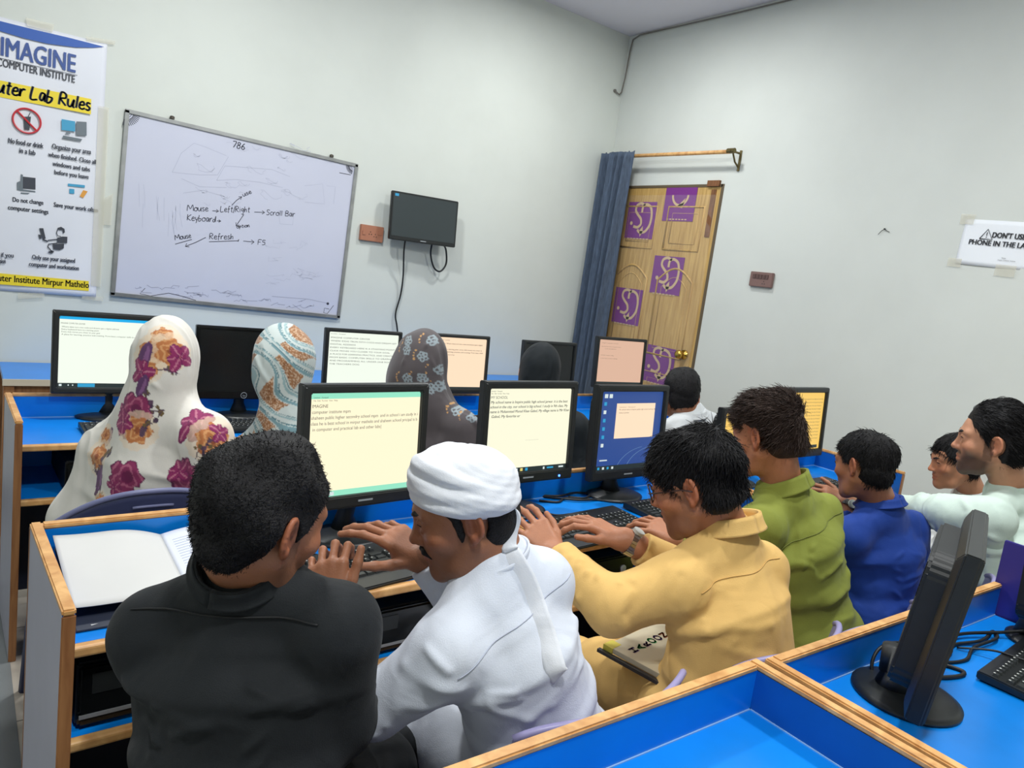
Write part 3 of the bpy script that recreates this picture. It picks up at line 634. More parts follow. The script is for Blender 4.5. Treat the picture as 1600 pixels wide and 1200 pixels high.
def monitor(label, x, y, zb, w_, h_, rz, face, rows=(), bars=(), tilt=4.0, bez=(0.024, 0.036), shell=BLACK, basesz=(0.115, 0.09), neck='round', badge=True, led=None, group=None, curved=0.0, base_y=0.045, stand=BLACK_M):
    """A desktop monitor standing on the desk top; its screen faces -y before rotation."""
    t = empty('computer_monitor', (x, y, 0.7412), R(rz), label, 'monitor', group)
    zc = zb-0.7412
    hd = MB(); b_, bb_ = bez
    tm = Matrix.Translation((0, 0, zc)) @ Matrix.Rotation(R(-tilt), 4, 'X')
    # casing: bezel ring + back
    c = MB(); D = 0.026
    def ring(x0, x1, z0, z1, yy): return [(x0, yy, z0), (x1, yy, z0), (x1, yy, z1), (x0, yy, z1)]
    o1 = ring(-w_/2, w_/2, 0, h_, 0.0); i1 = ring(-w_/2+b_, w_/2-b_, bb_, h_-b_, 0.0); i2 = ring(-w_/2+b_, w_/2-b_, bb_, h_-b_, 0.006)
    o0 = ring(-w_/2+0.004, w_/2-0.004, 0.004, h_-0.004, -0.006); i0 = ring(-w_/2+b_-0.003, w_/2-b_+0.003, bb_-0.003, h_-b_+0.003, -0.006)
    o2 = ring(-w_/2, w_/2, 0, h_, D); o3 = ring(-w_/2+0.022, w_/2-0.022, 0.022, h_-0.022, D+0.010)
    L = [o2, o1, o0, i0, i1, i2]; vs = sum(L, [])
    fs = []
    for k in range(len(L)-1):
        for j in range(4):
            a, b = k*4+j, k*4+(j+1) % 4; fs.append((a, b, b+4, a+4))
    nb = len(vs); vs = vs+o3
    for j in range(4): fs.append((j, nb+j, nb+(j+1) % 4, (j+1) % 4))
    fs.append((nb, nb+3, nb+2, nb+1))
    c.add(vs, [q[::-1] for q in fs]); ob = c.build('casing', shell, t, bevel=0.0025); ob.matrix_local = tm
    bk = MB(); bk.rbox(-w_*0.40, w_*0.40, D+0.002, D+0.048, h_*0.08, h_*0.90, 0.04, 4, 'y'); o = bk.build('back_cover', BLACK_M, t, bevel=0.006); o.matrix_local = tm
    vn = MB()
    for k in range(9): vn.box(-w_*0.34, w_*0.34, D+0.046, D+0.0495, h_*0.62+k*0.0085, h_*0.62+k*0.0085+0.004)
    o = vn.build('vent_slots', GLOSS, t); o.matrix_local = tm
    sw_, sh_ = w_-2*b_, h_-b_-bb_
    s = MB(); P = lambda u, v, d=0.0: (-sw_/2+u*sw_, 0.0055-d, bb_+sh_-v*sh_)
    s.grid(lambda a, b: P(a, 1-b), 1, 1, IDX[face.name])
    for k, (u0, v0, u1, v1, mm) in enumerate(bars):
        flat_poly(s, [(u0, v1), (u1, v1), (u1, v0), (u0, v0)], 0.0004*(k+1), IDX[mm.name], P)
    o = s.build('screen', SCRM, t); o.matrix_local = tm
    if rows:
        l = MB()
        for text, u, v, hh, wd, *ex in rows:
            write(l, text, u*sw_, -v*sh_, hh, width=wd*sw_ if wd else None, shear=ex[0] if ex else 0, place=lambda X, Y, Z: (-sw_/2+X, 0.0008, bb_+sh_+Y), bold=ex[1] if len(ex) > 1 else 0.0)
        o = l.build('screen_text', G_TXT, t); o.matrix_local = tm
    if badge:
        l = MB()
        if badge == 'ring':
            l.tube([(0.012*math.cos(a), -0.0066, bb_*0.5+0.012*math.sin(a)) for a in np.linspace(0, 2*math.pi, 25)[:-1]], 0.0012, 5, closed=True); write(l, 'hp', 0, bb_*0.5-0.0045, 0.009, shear=0.3, align='c', place=lambda X, Y, Z: (X, -0.0066, Y))
        else: rect(l, -0.022, bb_*0.45, 0.022, bb_*0.45+0.005, 0, 0, lambda X, Y, Z: (X, -0.0065, Y))
        o = l.build('badge', LG, t); o.matrix_local = tm
    if led:
        o = MB().rbox(led-0.004, led+0.004, -0.0072, -0.004, bb_*0.30, bb_*0.30+0.007, 0.003, 3, 'y').build('power_light', LED, t); o.matrix_local = tm
    nk = MB(); ny = base_y
    if neck == 'round': nk.tube([(0, ny+0.025, 0.008), (0, ny+0.03, 0.05), (0, 0.072, zc+0.0), (0, 0.074, zc+h_*0.16)], [0.040, 0.024, 0.022, 0.022], 16)
    else: nk.box(-0.05, 0.05, 0.035, 0.06, 0.008, zc+h_*0.35)
    nk.build('stand_neck', stand, t, smooth=(neck == 'round'))
    MB().lathe([(0.001, 0.018), (0.5, 0.016), (0.88, 0.011), (1.0, 0.006), (1.0, 0.0), (0.97, -0.0008)][::-1], 44, (0, ny, 0), 0, basesz[0], basesz[1]).build('stand_base', BLACK if stand is BLACK_M else stand, t, smooth=True)
    return t
ROW_T = 'monitors on the middle desk row'
TASK = [(0.30, 0.955, 1.0, 1.0, G_DK)]
monitor('monitor showing the cream page headed IMAGINE beside the turbaned man', 0.862, 1.70, 0.845, 0.378, 0.325, 6, G_CREAM,
        [('Untitled - Notepad', 0.02, 0.045, 0.004, 0.12), ('File  Edit  Format  View  Help', 0.02, 0.075, 0.004, 0.2), ('IMAGINE', 0.012, 0.135, 0.0085, 0.13), ('computer institute mpm', 0.012, 0.19, 0.0085, 0.325), ('shaheen public higher secondry school mpm  and in school i am study in i', 0.008, 0.245, 0.0085, 0.965), ('class he is best school in mirpur mathelo and shaheen school pricipal is b', 0.006, 0.30, 0.0085, 0.965), ('in computer and practical lab and other labs|', 0.022, 0.355, 0.0085, 0.60)],
        [(0, 0, 1, 0.055, G_MINT), (0, 0.945, 1, 1, G_MINT), (0.02, 0.955, 0.05, 0.992, G_ICB), (0.07, 0.955, 0.10, 0.992, G_ICB), (0.125, 0.955, 0.165, 0.992, G_ICY), (0.19, 0.955, 0.23, 0.992, G_ICON)], tilt=5, base_y=0.06)
monitor('monitor showing the white page headed MY SCHOOL', 1.455, 1.765, 0.848, 0.392, 0.325, 3, G_IVORY,
        [('Untitled - Notepad', 0.015, 0.035, 0.004, 0.12), ('File  Edit  Format  View  Help', 0.015, 0.062, 0.004, 0.2), ('MY SCHOOL', 0.012, 0.115, 0.0085, 0.19, 0.1), ('My school name is Inspire public high school jarwar. it is the best', 0.015, 0.17, 0.0085, 0.93, 0.2, 0.008), ('school in the city, our school is big school. I study in 9th class. My', 0.010, 0.225, 0.0085, 0.94, 0.2, 0.008), ('name is Muhammad Murad Khan Gabol, My village name is Mir Khan', 0.012, 0.28, 0.0085, 0.96, 0.2, 0.008), ('Gabol, My favorite er', 0.03, 0.335, 0.0085, 0.33, 0.2, 0.008), ('~~~~~', 0.45, 0.62, 0.003, 0.16)],
        [(0.34, 0.945, 1.0, 1.0, G_DK), (0.37, 0.955, 0.39, 0.99, G_ICON), (0.42, 0.955, 0.45, 0.99, G_ICY), (0.48, 0.955, 0.51, 0.99, G_ICB), (0.70, 0.96, 0.72, 0.99, G_ICON), (0.75, 0.965, 0.83, 0.985, G_ICB), (0.9, 0.965, 0.96, 0.985, G_ICON)], tilt=5, led=0.135)
icons = [(0.05, 0.03, 0.10, 0.08, G_ICON), (0.12, 0.03, 0.17, 0.08, G_ICON)]+[(0.05, 0.13+0.105*k, 0.09, 0.175+0.105*k, G_ICB if k in (0, 2, 3, 4) else G_ICON) for k in range(6)]
tsk = [(0, 0.94, 1, 1, G_DK)]+[(0.03+0.07*k, 0.955, 0.06+0.07*k, 0.985, G_ICON if k % 2 else G_ICB) for k in range(4)]
n3 = monitor('monitor showing a dark blue desktop with a small peach note window', 1.945, 1.80, 0.82, 0.375, 0.34, 2, G_NAVY,
        [('Untitled - Notepad', 0.28, 0.20, 0.003, 0.25), ('My school name is Inspire public high school and my village', 0.28, 0.235, 0.005, 0.62), ('name is jarwar', 0.28, 0.275, 0.005, 0.16)],
        [(0.25, 0.15, 0.88, 0.60, G_PEACH)]+icons+tsk+[(0.045, 0.86, 0.16, 0.875, G_ICON)], tilt=4)
o = MB()
for k in (0.05, 0.10): stroke(o, arc(0.10+k, -0.02, 0.16, 100, 170, 18), 0.002, 0, 0, lambda X, Y, Z: (X-0.05, 0.0046, 0.03+Y*0.6))
oo = o.build('wallpaper_arcs', G_FRAME, n3); oo.matrix_local = Matrix.Translation((0, 0, 0.82-0.7412)) @ Matrix.Rotation(R(-4), 4, 'X')
monitor('monitor with an amber page mostly hidden behind the olive shirt', 2.640, 1.80, 0.80, 0.36, 0.275, 0, G_AMBER, [('text of the page in rows', 0.1, 0.2+0.06*k, 0.006, 0.8) for k in range(6)], [(0.0, 0.95, 1, 1, G_DK)])
monitor('monitor with an amber page full of text lines near the right wall', 3.07, 1.82, 0.838, 0.392, 0.322, 2, G_AMBER, [('My name is student and i live in the village near the city of mirpur', 0.04 if k > 1 else 0.45, 0.12+0.058*k, 0.006, 0.88 if k > 1 else 0.5) for k in range(13)], [(0.30, 0.93, 0.95, 0.985, G_DK)])
# back row
ROW_B = None
monitor('wide monitor with a white page and blue bar in front of the floral shawl', 0.476, 3.14, 0.842, 0.40, 0.31, 0, G_WHITE,
        [('IMAGINE COMPUTER CENTER', 0.012, 0.105, 0.0055, 0.22), ('Where ideas turn into code and dreams get a digital address', 0.02, 0.155, 0.0055, 0.53), ('Every keyboard here is a starting point', 0.02, 0.19, 0.0055, 0.34), ('Every click moves you closer to your goal', 0.02, 0.225, 0.0055, 0.35), ('A place for learning, practice and creating. From basic computer skills to graphics', 0.02, 0.262, 0.0055, 0.76)],
        [(0, 0, 1, 0.04, G_SKY), (0, 0.94, 1, 1, G_DK), (0.01, 0.955, 0.035, 0.985, G_ICON), (0.18, 0.945, 0.34, 0.995, G_ICB), (0.09, 0.96, 0.1, 0.98, G_ICON), (0.13, 0.96, 0.14, 0.98, G_ICON)], bez=(0.022, 0.024), badge=False)
monitor('switched off wide black monitor between the floral and teal scarves', 0.976, 3.14, 0.822, 0.40, 0.305, -2, OFF, bez=(0.016, 0.034), badge='ring', shell=GLOSS)
monitor('monitor with a white page of capital letters left of the grey scarf', 1.53, 3.16, 0.842, 0.39, 0.305, 0, G_WHITE,
        [('Untitled - Notepad', 0.02, 0.04, 0.004, 0.2)]+[(s_, 0.02, 0.11+0.058*k, 0.0068, wd) for k, (s_, wd) in enumerate((('IMAGINE COMPUTER CENTER', 0.55), ('WHERE IDEAS TRUN INTO CODE AND DREAM GET', 0.95), ('DIGITAL ADDRESS', 0.35), ('EVERY KEYBOARD HERE IS A STARTING POINT', 0.93), ('CLICK MOVES YOU CLOSER TO YOUR GOAL', 0.86), ('A PLACE FOR LEARNING PRACTICE, AND CREATING', 0.95), ('FROM BASIC COMPUTER SKILLS TO GRAPHICS', 0.93), ('AND PROGRAMMING ALL UNDER ONE ROOF', 0.90), ('THE TEACHERS DOG', 0.42)))], bez=(0.018, 0.026), badge=False)
monitor('monitor with a peach page right of the grey scarf', 2.05, 3.16, 0.848, 0.388, 0.305, 0, G_PEACH,
        [('imagine computer center', 0.02, 0.06, 0.006, 0.33), ('Where creative ideas. Where ideas turn into code and dreams get a digital', 0.02, 0.13, 0.006, 0.9, 0, 0.01), ('address', 0.02, 0.185, 0.005, 0.1), ('every keyboard here is a starting point. every click moves you closer to', 0.02, 0.24, 0.006, 0.9, 0, 0.01), ('your goal. A place for learning, practice and creating. From basic skills', 0.02, 0.29, 0.006, 0.92, 0, 0.01), ('to graphics and programming', 0.04, 0.345, 0.006, 0.4)],
        [(0.05, 0.965, 1, 1, G_DK)], bez=(0.018, 0.026), badge=False)
monitor('switched off black monitor beside the black scarf', 2.665, 3.16, 0.842, 0.385, 0.305, 0, OFF, bez=(0.018, 0.028), badge=False)
monitor('monitor with a dim peach page in front of the wrapped door', 3.18, 3.12, 0.90, 0.405, 0.30, -1, G_PINK,
        [('imagine computer institute', 0.05, 0.08, 0.004, 0.35), ('the lab has many computers here', 0.05, 0.16, 0.004, 0.42), ('and students', 0.12, 0.21, 0.004, 0.25), ('write every day', 0.05, 0.36, 0.004, 0.28), ('in this lab we learn typing', 0.05, 0.43, 0.004, 0.36)], [(0, 0.96, 1, 1, G_DK)], bez=(0.018, 0.024), badge=False, neck='flat', stand=LG)
# front row, seen from behind the left edge
monitor('black monitor seen from its edge on the near blue desk', 1.595, 0.570, 0.785, 0.405, 0.335, 20, OFF, bez=(0.02, 0.03), tilt=-6, basesz=(0.108, 0.105), base_y=0.035)
monitor('black monitor cut by the right frame edge beside the indigo board', 2.235, 0.530, 0.80, 0.40, 0.31, 4, OFF, bez=(0.02, 0.03), tilt=2, basesz=(0.085, 0.078), base_y=0.04)

# wall screen
ts = empty('wall_screen', (2.455, YB, 1.765), 0, 'small black television screen hung on the back wall', 'television')
ts.rotation_euler = (0, R(0.0), 0)
T0 = lambda px, py: on_back(px, py, YB-0.115)
c = MB(); q = [T0(617, 298), T0(714, 315), T0(708, 386), T0(610, 372.5)]
tw = 0.468; th = 0.300; tcx = sum(a[0] for a in q)/4-2.455; tcz = sum(a[1] for a in q)/4-1.765
tv = Matrix.Translation((tcx, -0.115, tcz)) @ Matrix.Rotation(R(-4), 4, 'X') @ Matrix.Rotation(R(-5), 4, 'Z')
def ring(x0, x1, z0, z1, yy): return [(x0, yy, z0), (x1, yy, z0), (x1, yy, z1), (x0, yy, z1)]
c.box(-tw/2, tw/2, 0.0, 0.028, -th/2, th/2); 
o = c.build('casing', BLACK, ts, bevel=0.004); o.matrix_local = tv
o = MB().box(-tw/2+0.012, tw/2-0.012, -0.0012, 0.002, -th/2+0.024, th/2-0.012).build('screen', mat('tv_screen', srgb(56, 64, 66), 0.3), ts); o.matrix_local = tv
o = MB().box(-0.02, 0.02, -0.002, 0, -th/2+0.008, -th/2+0.014).build('badge', LG, ts); o.matrix_local = tv
o = MB().box(-tw/2+0.02, -tw/2+0.045, -0.002, 0, th/2-0.03, th/2-0.014).build('energy_sticker', G_ICB, ts); o.matrix_local = tv
MB().box(-0.05, 0.05, -0.10, -0.001, -0.06, 0.06).build('wall_mount', BLACK_M, ts, bevel=0.004)
def wall_cable(pix, dep, r=0.006):
    return [ (on_back(px, py, YB-d)[0], YB-d, on_back(px, py, YB-d)[1]) for (px, py), d in zip(pix, dep)]
cb = MB(); cb.tube(smooth_path(wall_cable([(633, 376), (631, 395), (630, 430), (626, 460), (618, 490), (620, 508), (622, 530), (622, 560)], [0.09, 0.075, 0.035, 0.02, 0.018, 0.02, 0.02, 0.02])), 0.0055, 8)
tag(cb.build('power_cable', CABLE, smooth=True), 'black cable hanging down the wall from the television', 'cable')
cb = MB(); cb.tube(smooth_path(wall_cable([(675, 380), (673, 398), (678, 418), (688, 424), (697, 412), (697, 392), (694, 384)], [0.09, 0.06, 0.05, 0.05, 0.05, 0.06, 0.09])), 0.006, 8)
tag(cb.build('video_cable', CABLE, smooth=True), 'black cable looped below the right half of the television', 'cable')
# ------------------------------------------------------------------ desks
ZS, ZP = 0.7405, 0.832
CAULK = mat('pale_joint_sealant', srgb(150, 190, 226), 0.5)
def desk(label, x, y, rz, L, D=0.45, right_panel=None, left=True, shelf_to=None, group=None):
    t = empty('computer_desk', (x, y, 0), R(rz), label, 'desk', group)
    th = 0.020
    def side(x0, x1, h=ZP, m_=None, outer=None):
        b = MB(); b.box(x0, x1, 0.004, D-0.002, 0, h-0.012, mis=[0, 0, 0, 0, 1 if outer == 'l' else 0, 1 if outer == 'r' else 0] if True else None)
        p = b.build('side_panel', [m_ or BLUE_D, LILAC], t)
        if m_ is None:
            e = MB(); e.box(x0-0.001, x1+0.001, 0.0, D, h-0.012, h); e.build('top_edging', EDGE, p, bevel=0.003)
            e = MB(); e.box(x0-0.001, x1+0.001, 0.0, 0.006, 0, h-0.012); e.build('front_edging', EDGE_D, p, bevel=0.002)
            e = MB(); e.box(x0-0.001, x1+0.001, D-0.004, D+0.003, 0, h-0.012); e.build('rear_edging', EDGE_D, p)
        return p
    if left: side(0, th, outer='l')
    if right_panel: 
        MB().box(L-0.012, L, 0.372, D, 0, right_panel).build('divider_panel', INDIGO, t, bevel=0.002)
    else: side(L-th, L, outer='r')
    b = MB(); b.box(th, L-th, D-th, D-0.002, 0.45, ZP-0.012, mis=[0, 0, 1, 0, 0, 0]); p = b.build('back_panel', [LILAC, BLUE], t)
    MB().box(th+0.001, L-th-(0.0 if right_panel else 0.001), D-th-0.002, D+0.001, ZP-0.012, ZP-0.0003).build('top_edging', EDGE, p, bevel=0.003)
    MB().box(th, L-th, 0.05, D-th, ZS-0.018, ZS).build('tabletop', BLUE, t)
    tp_ = [c for c in t.children if c.name.startswith('tabletop')][0]
    j = MB(); j.box(th, L-th, D-th-0.0025, D-th, ZS, ZS+0.002); j.box(th, th+0.002, 0.055, D-th, ZS, ZS+0.002)
    if not right_panel: j.box(L-th-0.002, L-th, 0.055, D-th, ZS, ZS+0.002)
    j.build('joint_line', CAULK, tp_)
    e = MB(); e.rbox(th, L-th, 0.03, 0.052, ZS-0.021, ZS+0.001, 0.006, 3, 'x'); e.build('front_edging', EDGE, tp_)
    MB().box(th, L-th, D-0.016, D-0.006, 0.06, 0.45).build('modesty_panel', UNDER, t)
    s0, s1 = th, (shelf_to or L-th)
    sh = MB().box(s0, s1, 0.05, D-th, 0.535, 0.553).build('shelf', BLUE, t)
    MB().rbox(s0, s1, 0.03, 0.052, 0.532, 0.554, 0.006, 3, 'x').build('front_edging', EDGE, sh)
    return t
desk('blue computer desk with an open notebook at the black-shirted man', 0.150, 1.372, 2.4, 1.065)
desk('blue computer desk under the MY SCHOOL and dark blue desktop monitors', 1.225, 1.447, 2.2, 1.08)
desk('blue computer desk ending beside the right wall under the amber monitors', 2.318, 1.512, 1.0, 1.17)
desk('blue computer desk of the back row at the floral-shawled woman', 0.150, 2.757, 1.4, 1.09)
desk('blue computer desk of the back row at the grey-scarved woman', 1.252, 2.785, 1.4, 1.09)
desk('blue computer desk of the back row nearest the door', 2.355, 2.812, 0.6, 1.16)
desk('empty blue computer desk nearest the camera', 0.165, 0.29, 0.2, 1.075)
desk('near blue computer desk holding two black monitors and a keyboard', 1.252, 0.285, -0.6, 1.07, right_panel=0.95)
# table against the back wall
tb_ = empty('wall_table', (0.165, 3.925, 0), 0, 'long blue topped table against the back wall behind the monitors', 'table')
MB().box(0, 3.35, 0.006, 0.46, 0.715, 0.7405).build('tabletop', BLUE, tb_)
MB().box(-0.004, 3.354, 0, 0.007, 0.712, 0.7415).build('front_edging', mat('cream_edging', srgb(206, 196, 176), 0.5), tb_)
MB().box(0.03, 3.32, 0.03, 0.05, 0.60, 0.715).build('apron', EDGE_D, tb_)
for xx in (0.0, 1.1, 2.2, 3.31):
    MB().box(xx, xx+0.04, 0.01, 0.05, 0, 0.715).build('leg', EDGE_D, tb_); MB().box(xx, xx+0.04, 0.40, 0.44, 0, 0.715).build('leg', EDGE_D, tb_)

# ------------------------------------------------------------------ keyboards
def keyboard(label, x, y, rz, w_=0.445, d_=0.155, group=None, rest=0.0, z=0.741):
    """Front edge towards -y, number pad on the right."""
    t = empty('keyboard', (x, y, z), R(rz), label, 'keyboard', group)
    b = MB(); n = 10
    y0 = -d_/2-rest; prof = [(y0, 0.004), (y0, 0.010), (-d_/2, 0.014 if rest else 0.012), (d_/2-0.02, 0.022), (d_/2, 0.022), (d_/2, 0.004), (y0+0.004, 0.0)]
    vs = [(-w_/2, a, c) for a, c in prof]+[(w_/2, a, c) for a, c in prof]; N = len(prof)
    b.add(vs, [(i, N+i, N+(i+1) % N, (i+1) % N) for i in range(N)]+[tuple(range(N)), tuple(range(2*N-1, N-1, -1))]); b.build('keyboard_body', BLACK, t, bevel=0.0025)
    k = MB(); lt = MB(); u = 0.0188
    def key(x0, yy, wd, dp_=0.0162):
        zt = 0.0135+(yy+d_/2)/d_*0.009
        x1 = x0+wd-0.0022; y1 = yy+dp_; i = 0.0022; h = 0.0065
        k.add([(x0, yy, zt), (x1, yy, zt), (x1, y1, zt+0.0008), (x0, y1, zt+0.0008), (x0+i, yy+i, zt+h), (x1-i, yy+i, zt+h), (x1-i, y1-i, zt+h+0.0008), (x0+i, y1-i, zt+h+0.0008)], [(0, 1, 5, 4), (1, 2, 6, 5), (2, 3, 7, 6), (3, 0, 4, 7), (4, 5, 6, 7)])
        if wd < 0.02: rect(lt, x0+0.0045, yy+0.0085, x0+0.0085, yy+0.0125, 0, 0, lambda X, Y, Z: (X, Y, zt+h+0.0011))
    X0 = -w_/2+0.009; Y0 = -d_/2+0.010
    rows = [([1.4, 1.2, 1.2, 5.6, 1.2, 1.2, 1.2, 1.4], 0), ([2.3]+[1]*10+[2.7], 1), ([1.8]+[1]*11+[2.2], 2), ([1.5]+[1]*12+[1.5], 3), ([1]*13+[2], 4)]
    for ws, r_ in rows:
        xx = X0; sc = 15.0/sum(ws)
        for wd in ws: key(xx, Y0+r_*u, wd*sc*u*0.985); xx += wd*sc*u*0.985
    for kx in range(14): key(X0+kx*u*1.055, Y0+5.6*u, u*0.9, 0.013)
    xa = X0+15*u*0.985+0.006
    for kx in range(3):
        for ky in (3, 4): key(xa+kx*u, Y0+ky*u, u)
        key(xa+kx*u, Y0, u)
    key(xa+u, Y0+u, u)
    xb = xa+3*u+0.006
    if xb+4*u < w_/2:
        for kx in range(4):
            for ky in range(5): key(xb+kx*u, Y0+ky*u, u)
    k.build('keys', KEYS, t); lt.build('key_letters', KEYTXT, t)
    return t
keyboard('black keyboard under the turbaned man\'s raised hand', 0.80, 1.555, 9, rest=0.035, d_=0.16)
keyboard('black keyboard under the mustard-shirted man\'s hands', 1.585, 1.605, 6, rest=0.045, d_=0.16)
keyboard('black keyboard in front of the dark blue desktop monitor', 2.09, 1.655, 3)
keyboard('dark keyboard by the blue-shirted boy', 2.98, 1.665, 2)
keyboard('black keyboard on the near desk by the frame edge', 2.015, 0.500, 4, w_=0.37, rest=0.02)
keyboard('black keyboard before the switched off wide monitor', 0.985, 2.955, 0)
keyboard('black keyboard right of the grey-scarved woman', 2.05, 2.965, 2)
keyboard('black keyboard before the dim peach monitor', 3.16, 2.985, 1)
keyboard('black keyboard half hidden by the floral shawl', 0.58, 2.95, 3)

# ------------------------------------------------------------------ desktop computers lying on the shelves
def tower(label, x, y, rz, w_=0.34, d_=0.36, h_=0.115, z=0.5535, group=None):
    t = empty('desktop_computer', (x, y, z), R(rz), label, 'computer', group)
    MB().box(-w_/2, w_/2, 0, d_, 0.004, h_).build('case', BLACK_M, t, bevel=0.004)
    f_ = MB().box(-w_/2+0.002, w_/2-0.002, -0.012, 0.0, 0.006, h_-0.002).build('front_panel', GLOSS, t, bevel=0.005)
    MB().box(-w_/2+0.004, w_/2-0.004, -0.0135, -0.0115, h_*0.18, h_*0.24).build('silver_strip', SILVER, f_)
    b = MB(); b.lathe([(0.012, 0), (0.012, 0.004), (0.008, 0.005)], 18); o = b.build('power_button', SILVER, f_); o.rotation_euler = (math.pi/2, 0, 0); o.location = (w_*0.36, -0.0115, h_*0.62)
    MB().box(-w_*0.42, -w_*0.05, -0.0135, -0.0115, h_*0.55, h_*0.86).build('drive_bay', BLACK, f_)
    return t
tower('black desktop computer on the shelf under the IMAGINE monitor', 0.88, 1.475, 2.4)
tower('black desktop computer on the shelf under the MY SCHOOL monitor', 1.55, 1.53, 2.2, w_=0.40)
tower('black desktop computer on the shelf left of the black-shirted man', 0.335, 1.455, 2.4, w_=0.30, h_=0.13)
tower('black desktop computer on the shelf beside the floral shawl', 0.47, 2.84, 1.4, w_=0.34)
tower('black desktop computer on the back row shelf behind the MY SCHOOL monitor', 2.02, 2.87, 1.4)
tower('black desktop computer on the back row shelf nearest the door', 2.75, 2.88, 1.0)

# ------------------------------------------------------------------ open notebook, lap book, loose bits
nb = empty('notebook', (0.392, 1.628, ZS+0.0005+0.165*math.sin(R(7))), R(8), 'open lined notebook with blank white left page beside the black-shirted man', 'notebook')
nb.rotation_euler = (R(7), 0, R(1.5))
def page(x0, x1, lift, curl):
    def fn(a, b):
        x = x0+(x1-x0)*a; s = abs(a if x1 > x0 else a); z = 0.006+lift*math.sin(min(a*1.9, 1.0)*math.pi/2)*(1-0.55*a)+curl*a**3
        return (x, -0.128+0.291*b, z)
    return fn
g = MB(); g.grid(page(0.0, -0.218, 0.030, 0.012), 24, 12); g.build('left_page', PAPER, nb, smooth=True, solid=0.0012)
LPAPER = mat('lined_paper', srgb(220, 224, 236), 0.8)
g = MB(); g.grid(page(0.0, 0.21, 0.020, 0.006), 24, 12); rp = g.build('right_page', LPAPER, nb, smooth=True, solid=0.0012)
ln = MB(); pf = page(0.0, 0.21, 0.020, 0.006)
for k in range(22):
    ln.tube([tuple(np.array(pf(a, 0.06+k*0.038))+np.array((0, 0, 0.0012))) for a in np.linspace(0.08, 0.97, 10)], 0.0004, 4)
ln.build('ruling', mat('blue_ruling', srgb(168, 184, 214), 0.7), rp)
wt = MB()
for k, (tx, a, wd) in enumerate((('Name', 0.32, 0.05), ('Class', 0.32, 0.045), ('Date', 0.75, 0.03), ('Day', 0.75, 0.03))):
    write(wt, tx, 0.21*a, -0.128+0.291*(0.92-0.05*(k % 2)), 0.008, width=wd, place=lambda X, Y, Z: tuple(np.array(pf(X/0.21, (Y+0.128)/0.291))+np.array((0, 0, 0.0015))))
wt.build('pencil_writing', mat('pencil_grey', srgb(130, 136, 156), 0.7), rp)
MB().box(-0.214, 0.214, -0.164, 0.158, 0.0, 0.004).build('cover', mat('dark_book_cover', srgb(40, 46, 62), 0.6), nb, bevel=0.001)
er = MB().box(-0.009, 0.009, -0.004, 0.004, 0, 0.006).build('eraser_bit', PAPER, None, bevel=0.0015); er.location = (0.215, 1.475, ZS+0.0003); er.rotation_euler = (0, 0, 0.3)
tag(er, 'small white paper scrap on the blue desk below the notebook', 'paper scrap')

# ------------------------------------------------------------------ cables on the desks
def cable(label, pts, r=0.0035, name='cable'):
    return tag(MB().tube(smooth_path(pts, 8), r, 8).build(name, CABLE, smooth=True), label, 'cable')
zc_ = ZS+0.004
cable('thin black cable curling left of the IMAGINE monitor base', [(0.74, 1.80, zc_), (0.70, 1.77, zc_), (0.69, 1.72, zc_), (0.72, 1.66, zc_), (0.745, 1.640, zc_)])
cable('black cables tangled between the MY SCHOOL and blue desktop monitors', [(1.60, 1.86, zc_), (1.66, 1.83, zc_), (1.72, 1.86, zc_), (1.78, 1.83, zc_+0.004), (1.84, 1.87, zc_), (1.80, 1.90, zc_), (1.70, 1.87, zc_+0.006), (1.64, 1.90, zc_), (1.74, 1.82, zc_+0.004), (1.86, 1.81, zc_), (1.90, 1.76, zc_)], 0.0042)
cable('black keyboard cable crossing in front of the MY SCHOOL monitor base', [(1.36, 1.74, zc_), (1.40, 1.775, zc_), (1.48, 1.76, zc_+0.012), (1.56, 1.725, zc_), (1.60, 1.70, zc_+0.008)], 0.0032)
cable('black cable running beside the dark blue desktop monitor base', [(1.74, 1.87, zc_), (1.86, 1.79, zc_), (1.96, 1.745, zc_), (2.06, 1.745, zc_), (2.12, 1.738, zc_)], 0.0034)
cable('black cable looped at the foot of the edge-on near monitor', [W(1408, 1004, 1.66), W(1388, 1006, 1.64), W(1370, 1018, 1.62), W(1362, 1042, 1.61), W(1370, 1072, 1.60), W(1392, 1094, 1.585), W(1418, 1082, 1.60), W(1430, 1050, 1.63)], 0.004)
cable('black cable doubled back right of the edge-on near monitor base', [(1.70, 0.665, zc_), (1.80, 0.64, zc_), (1.83, 0.595, zc_), (1.80, 0.585, zc_), (1.74, 0.605, zc_), (1.70, 0.635, zc_+0.004)], 0.005)
cable('bundle of black cables between the two near monitors', [(1.80, 0.66, zc_), (1.88, 0.645, zc_+0.004), (1.96, 0.665, zc_), (2.05, 0.64, zc_+0.005), (2.16, 0.655, zc_), (2.10, 0.625, zc_+0.008), (1.98, 0.63, zc_+0.006), (1.90, 0.615, zc_), (1.83, 0.64, zc_), (1.90, 0.67, zc_+0.01), (2.02, 0.68, zc_+0.008), (2.15, 0.63, zc_+0.012), (2.2, 0.60, zc_+0.02)], 0.0042)
cable('thin black cable lying over the near keyboard', [(1.95, 0.655, zc_), (1.985, 0.59, zc_+0.018), (1.99, 0.53, zc_+0.025), (2.03, 0.50, zc_+0.025), (2.07, 0.545, zc_+0.027)], 0.0028)

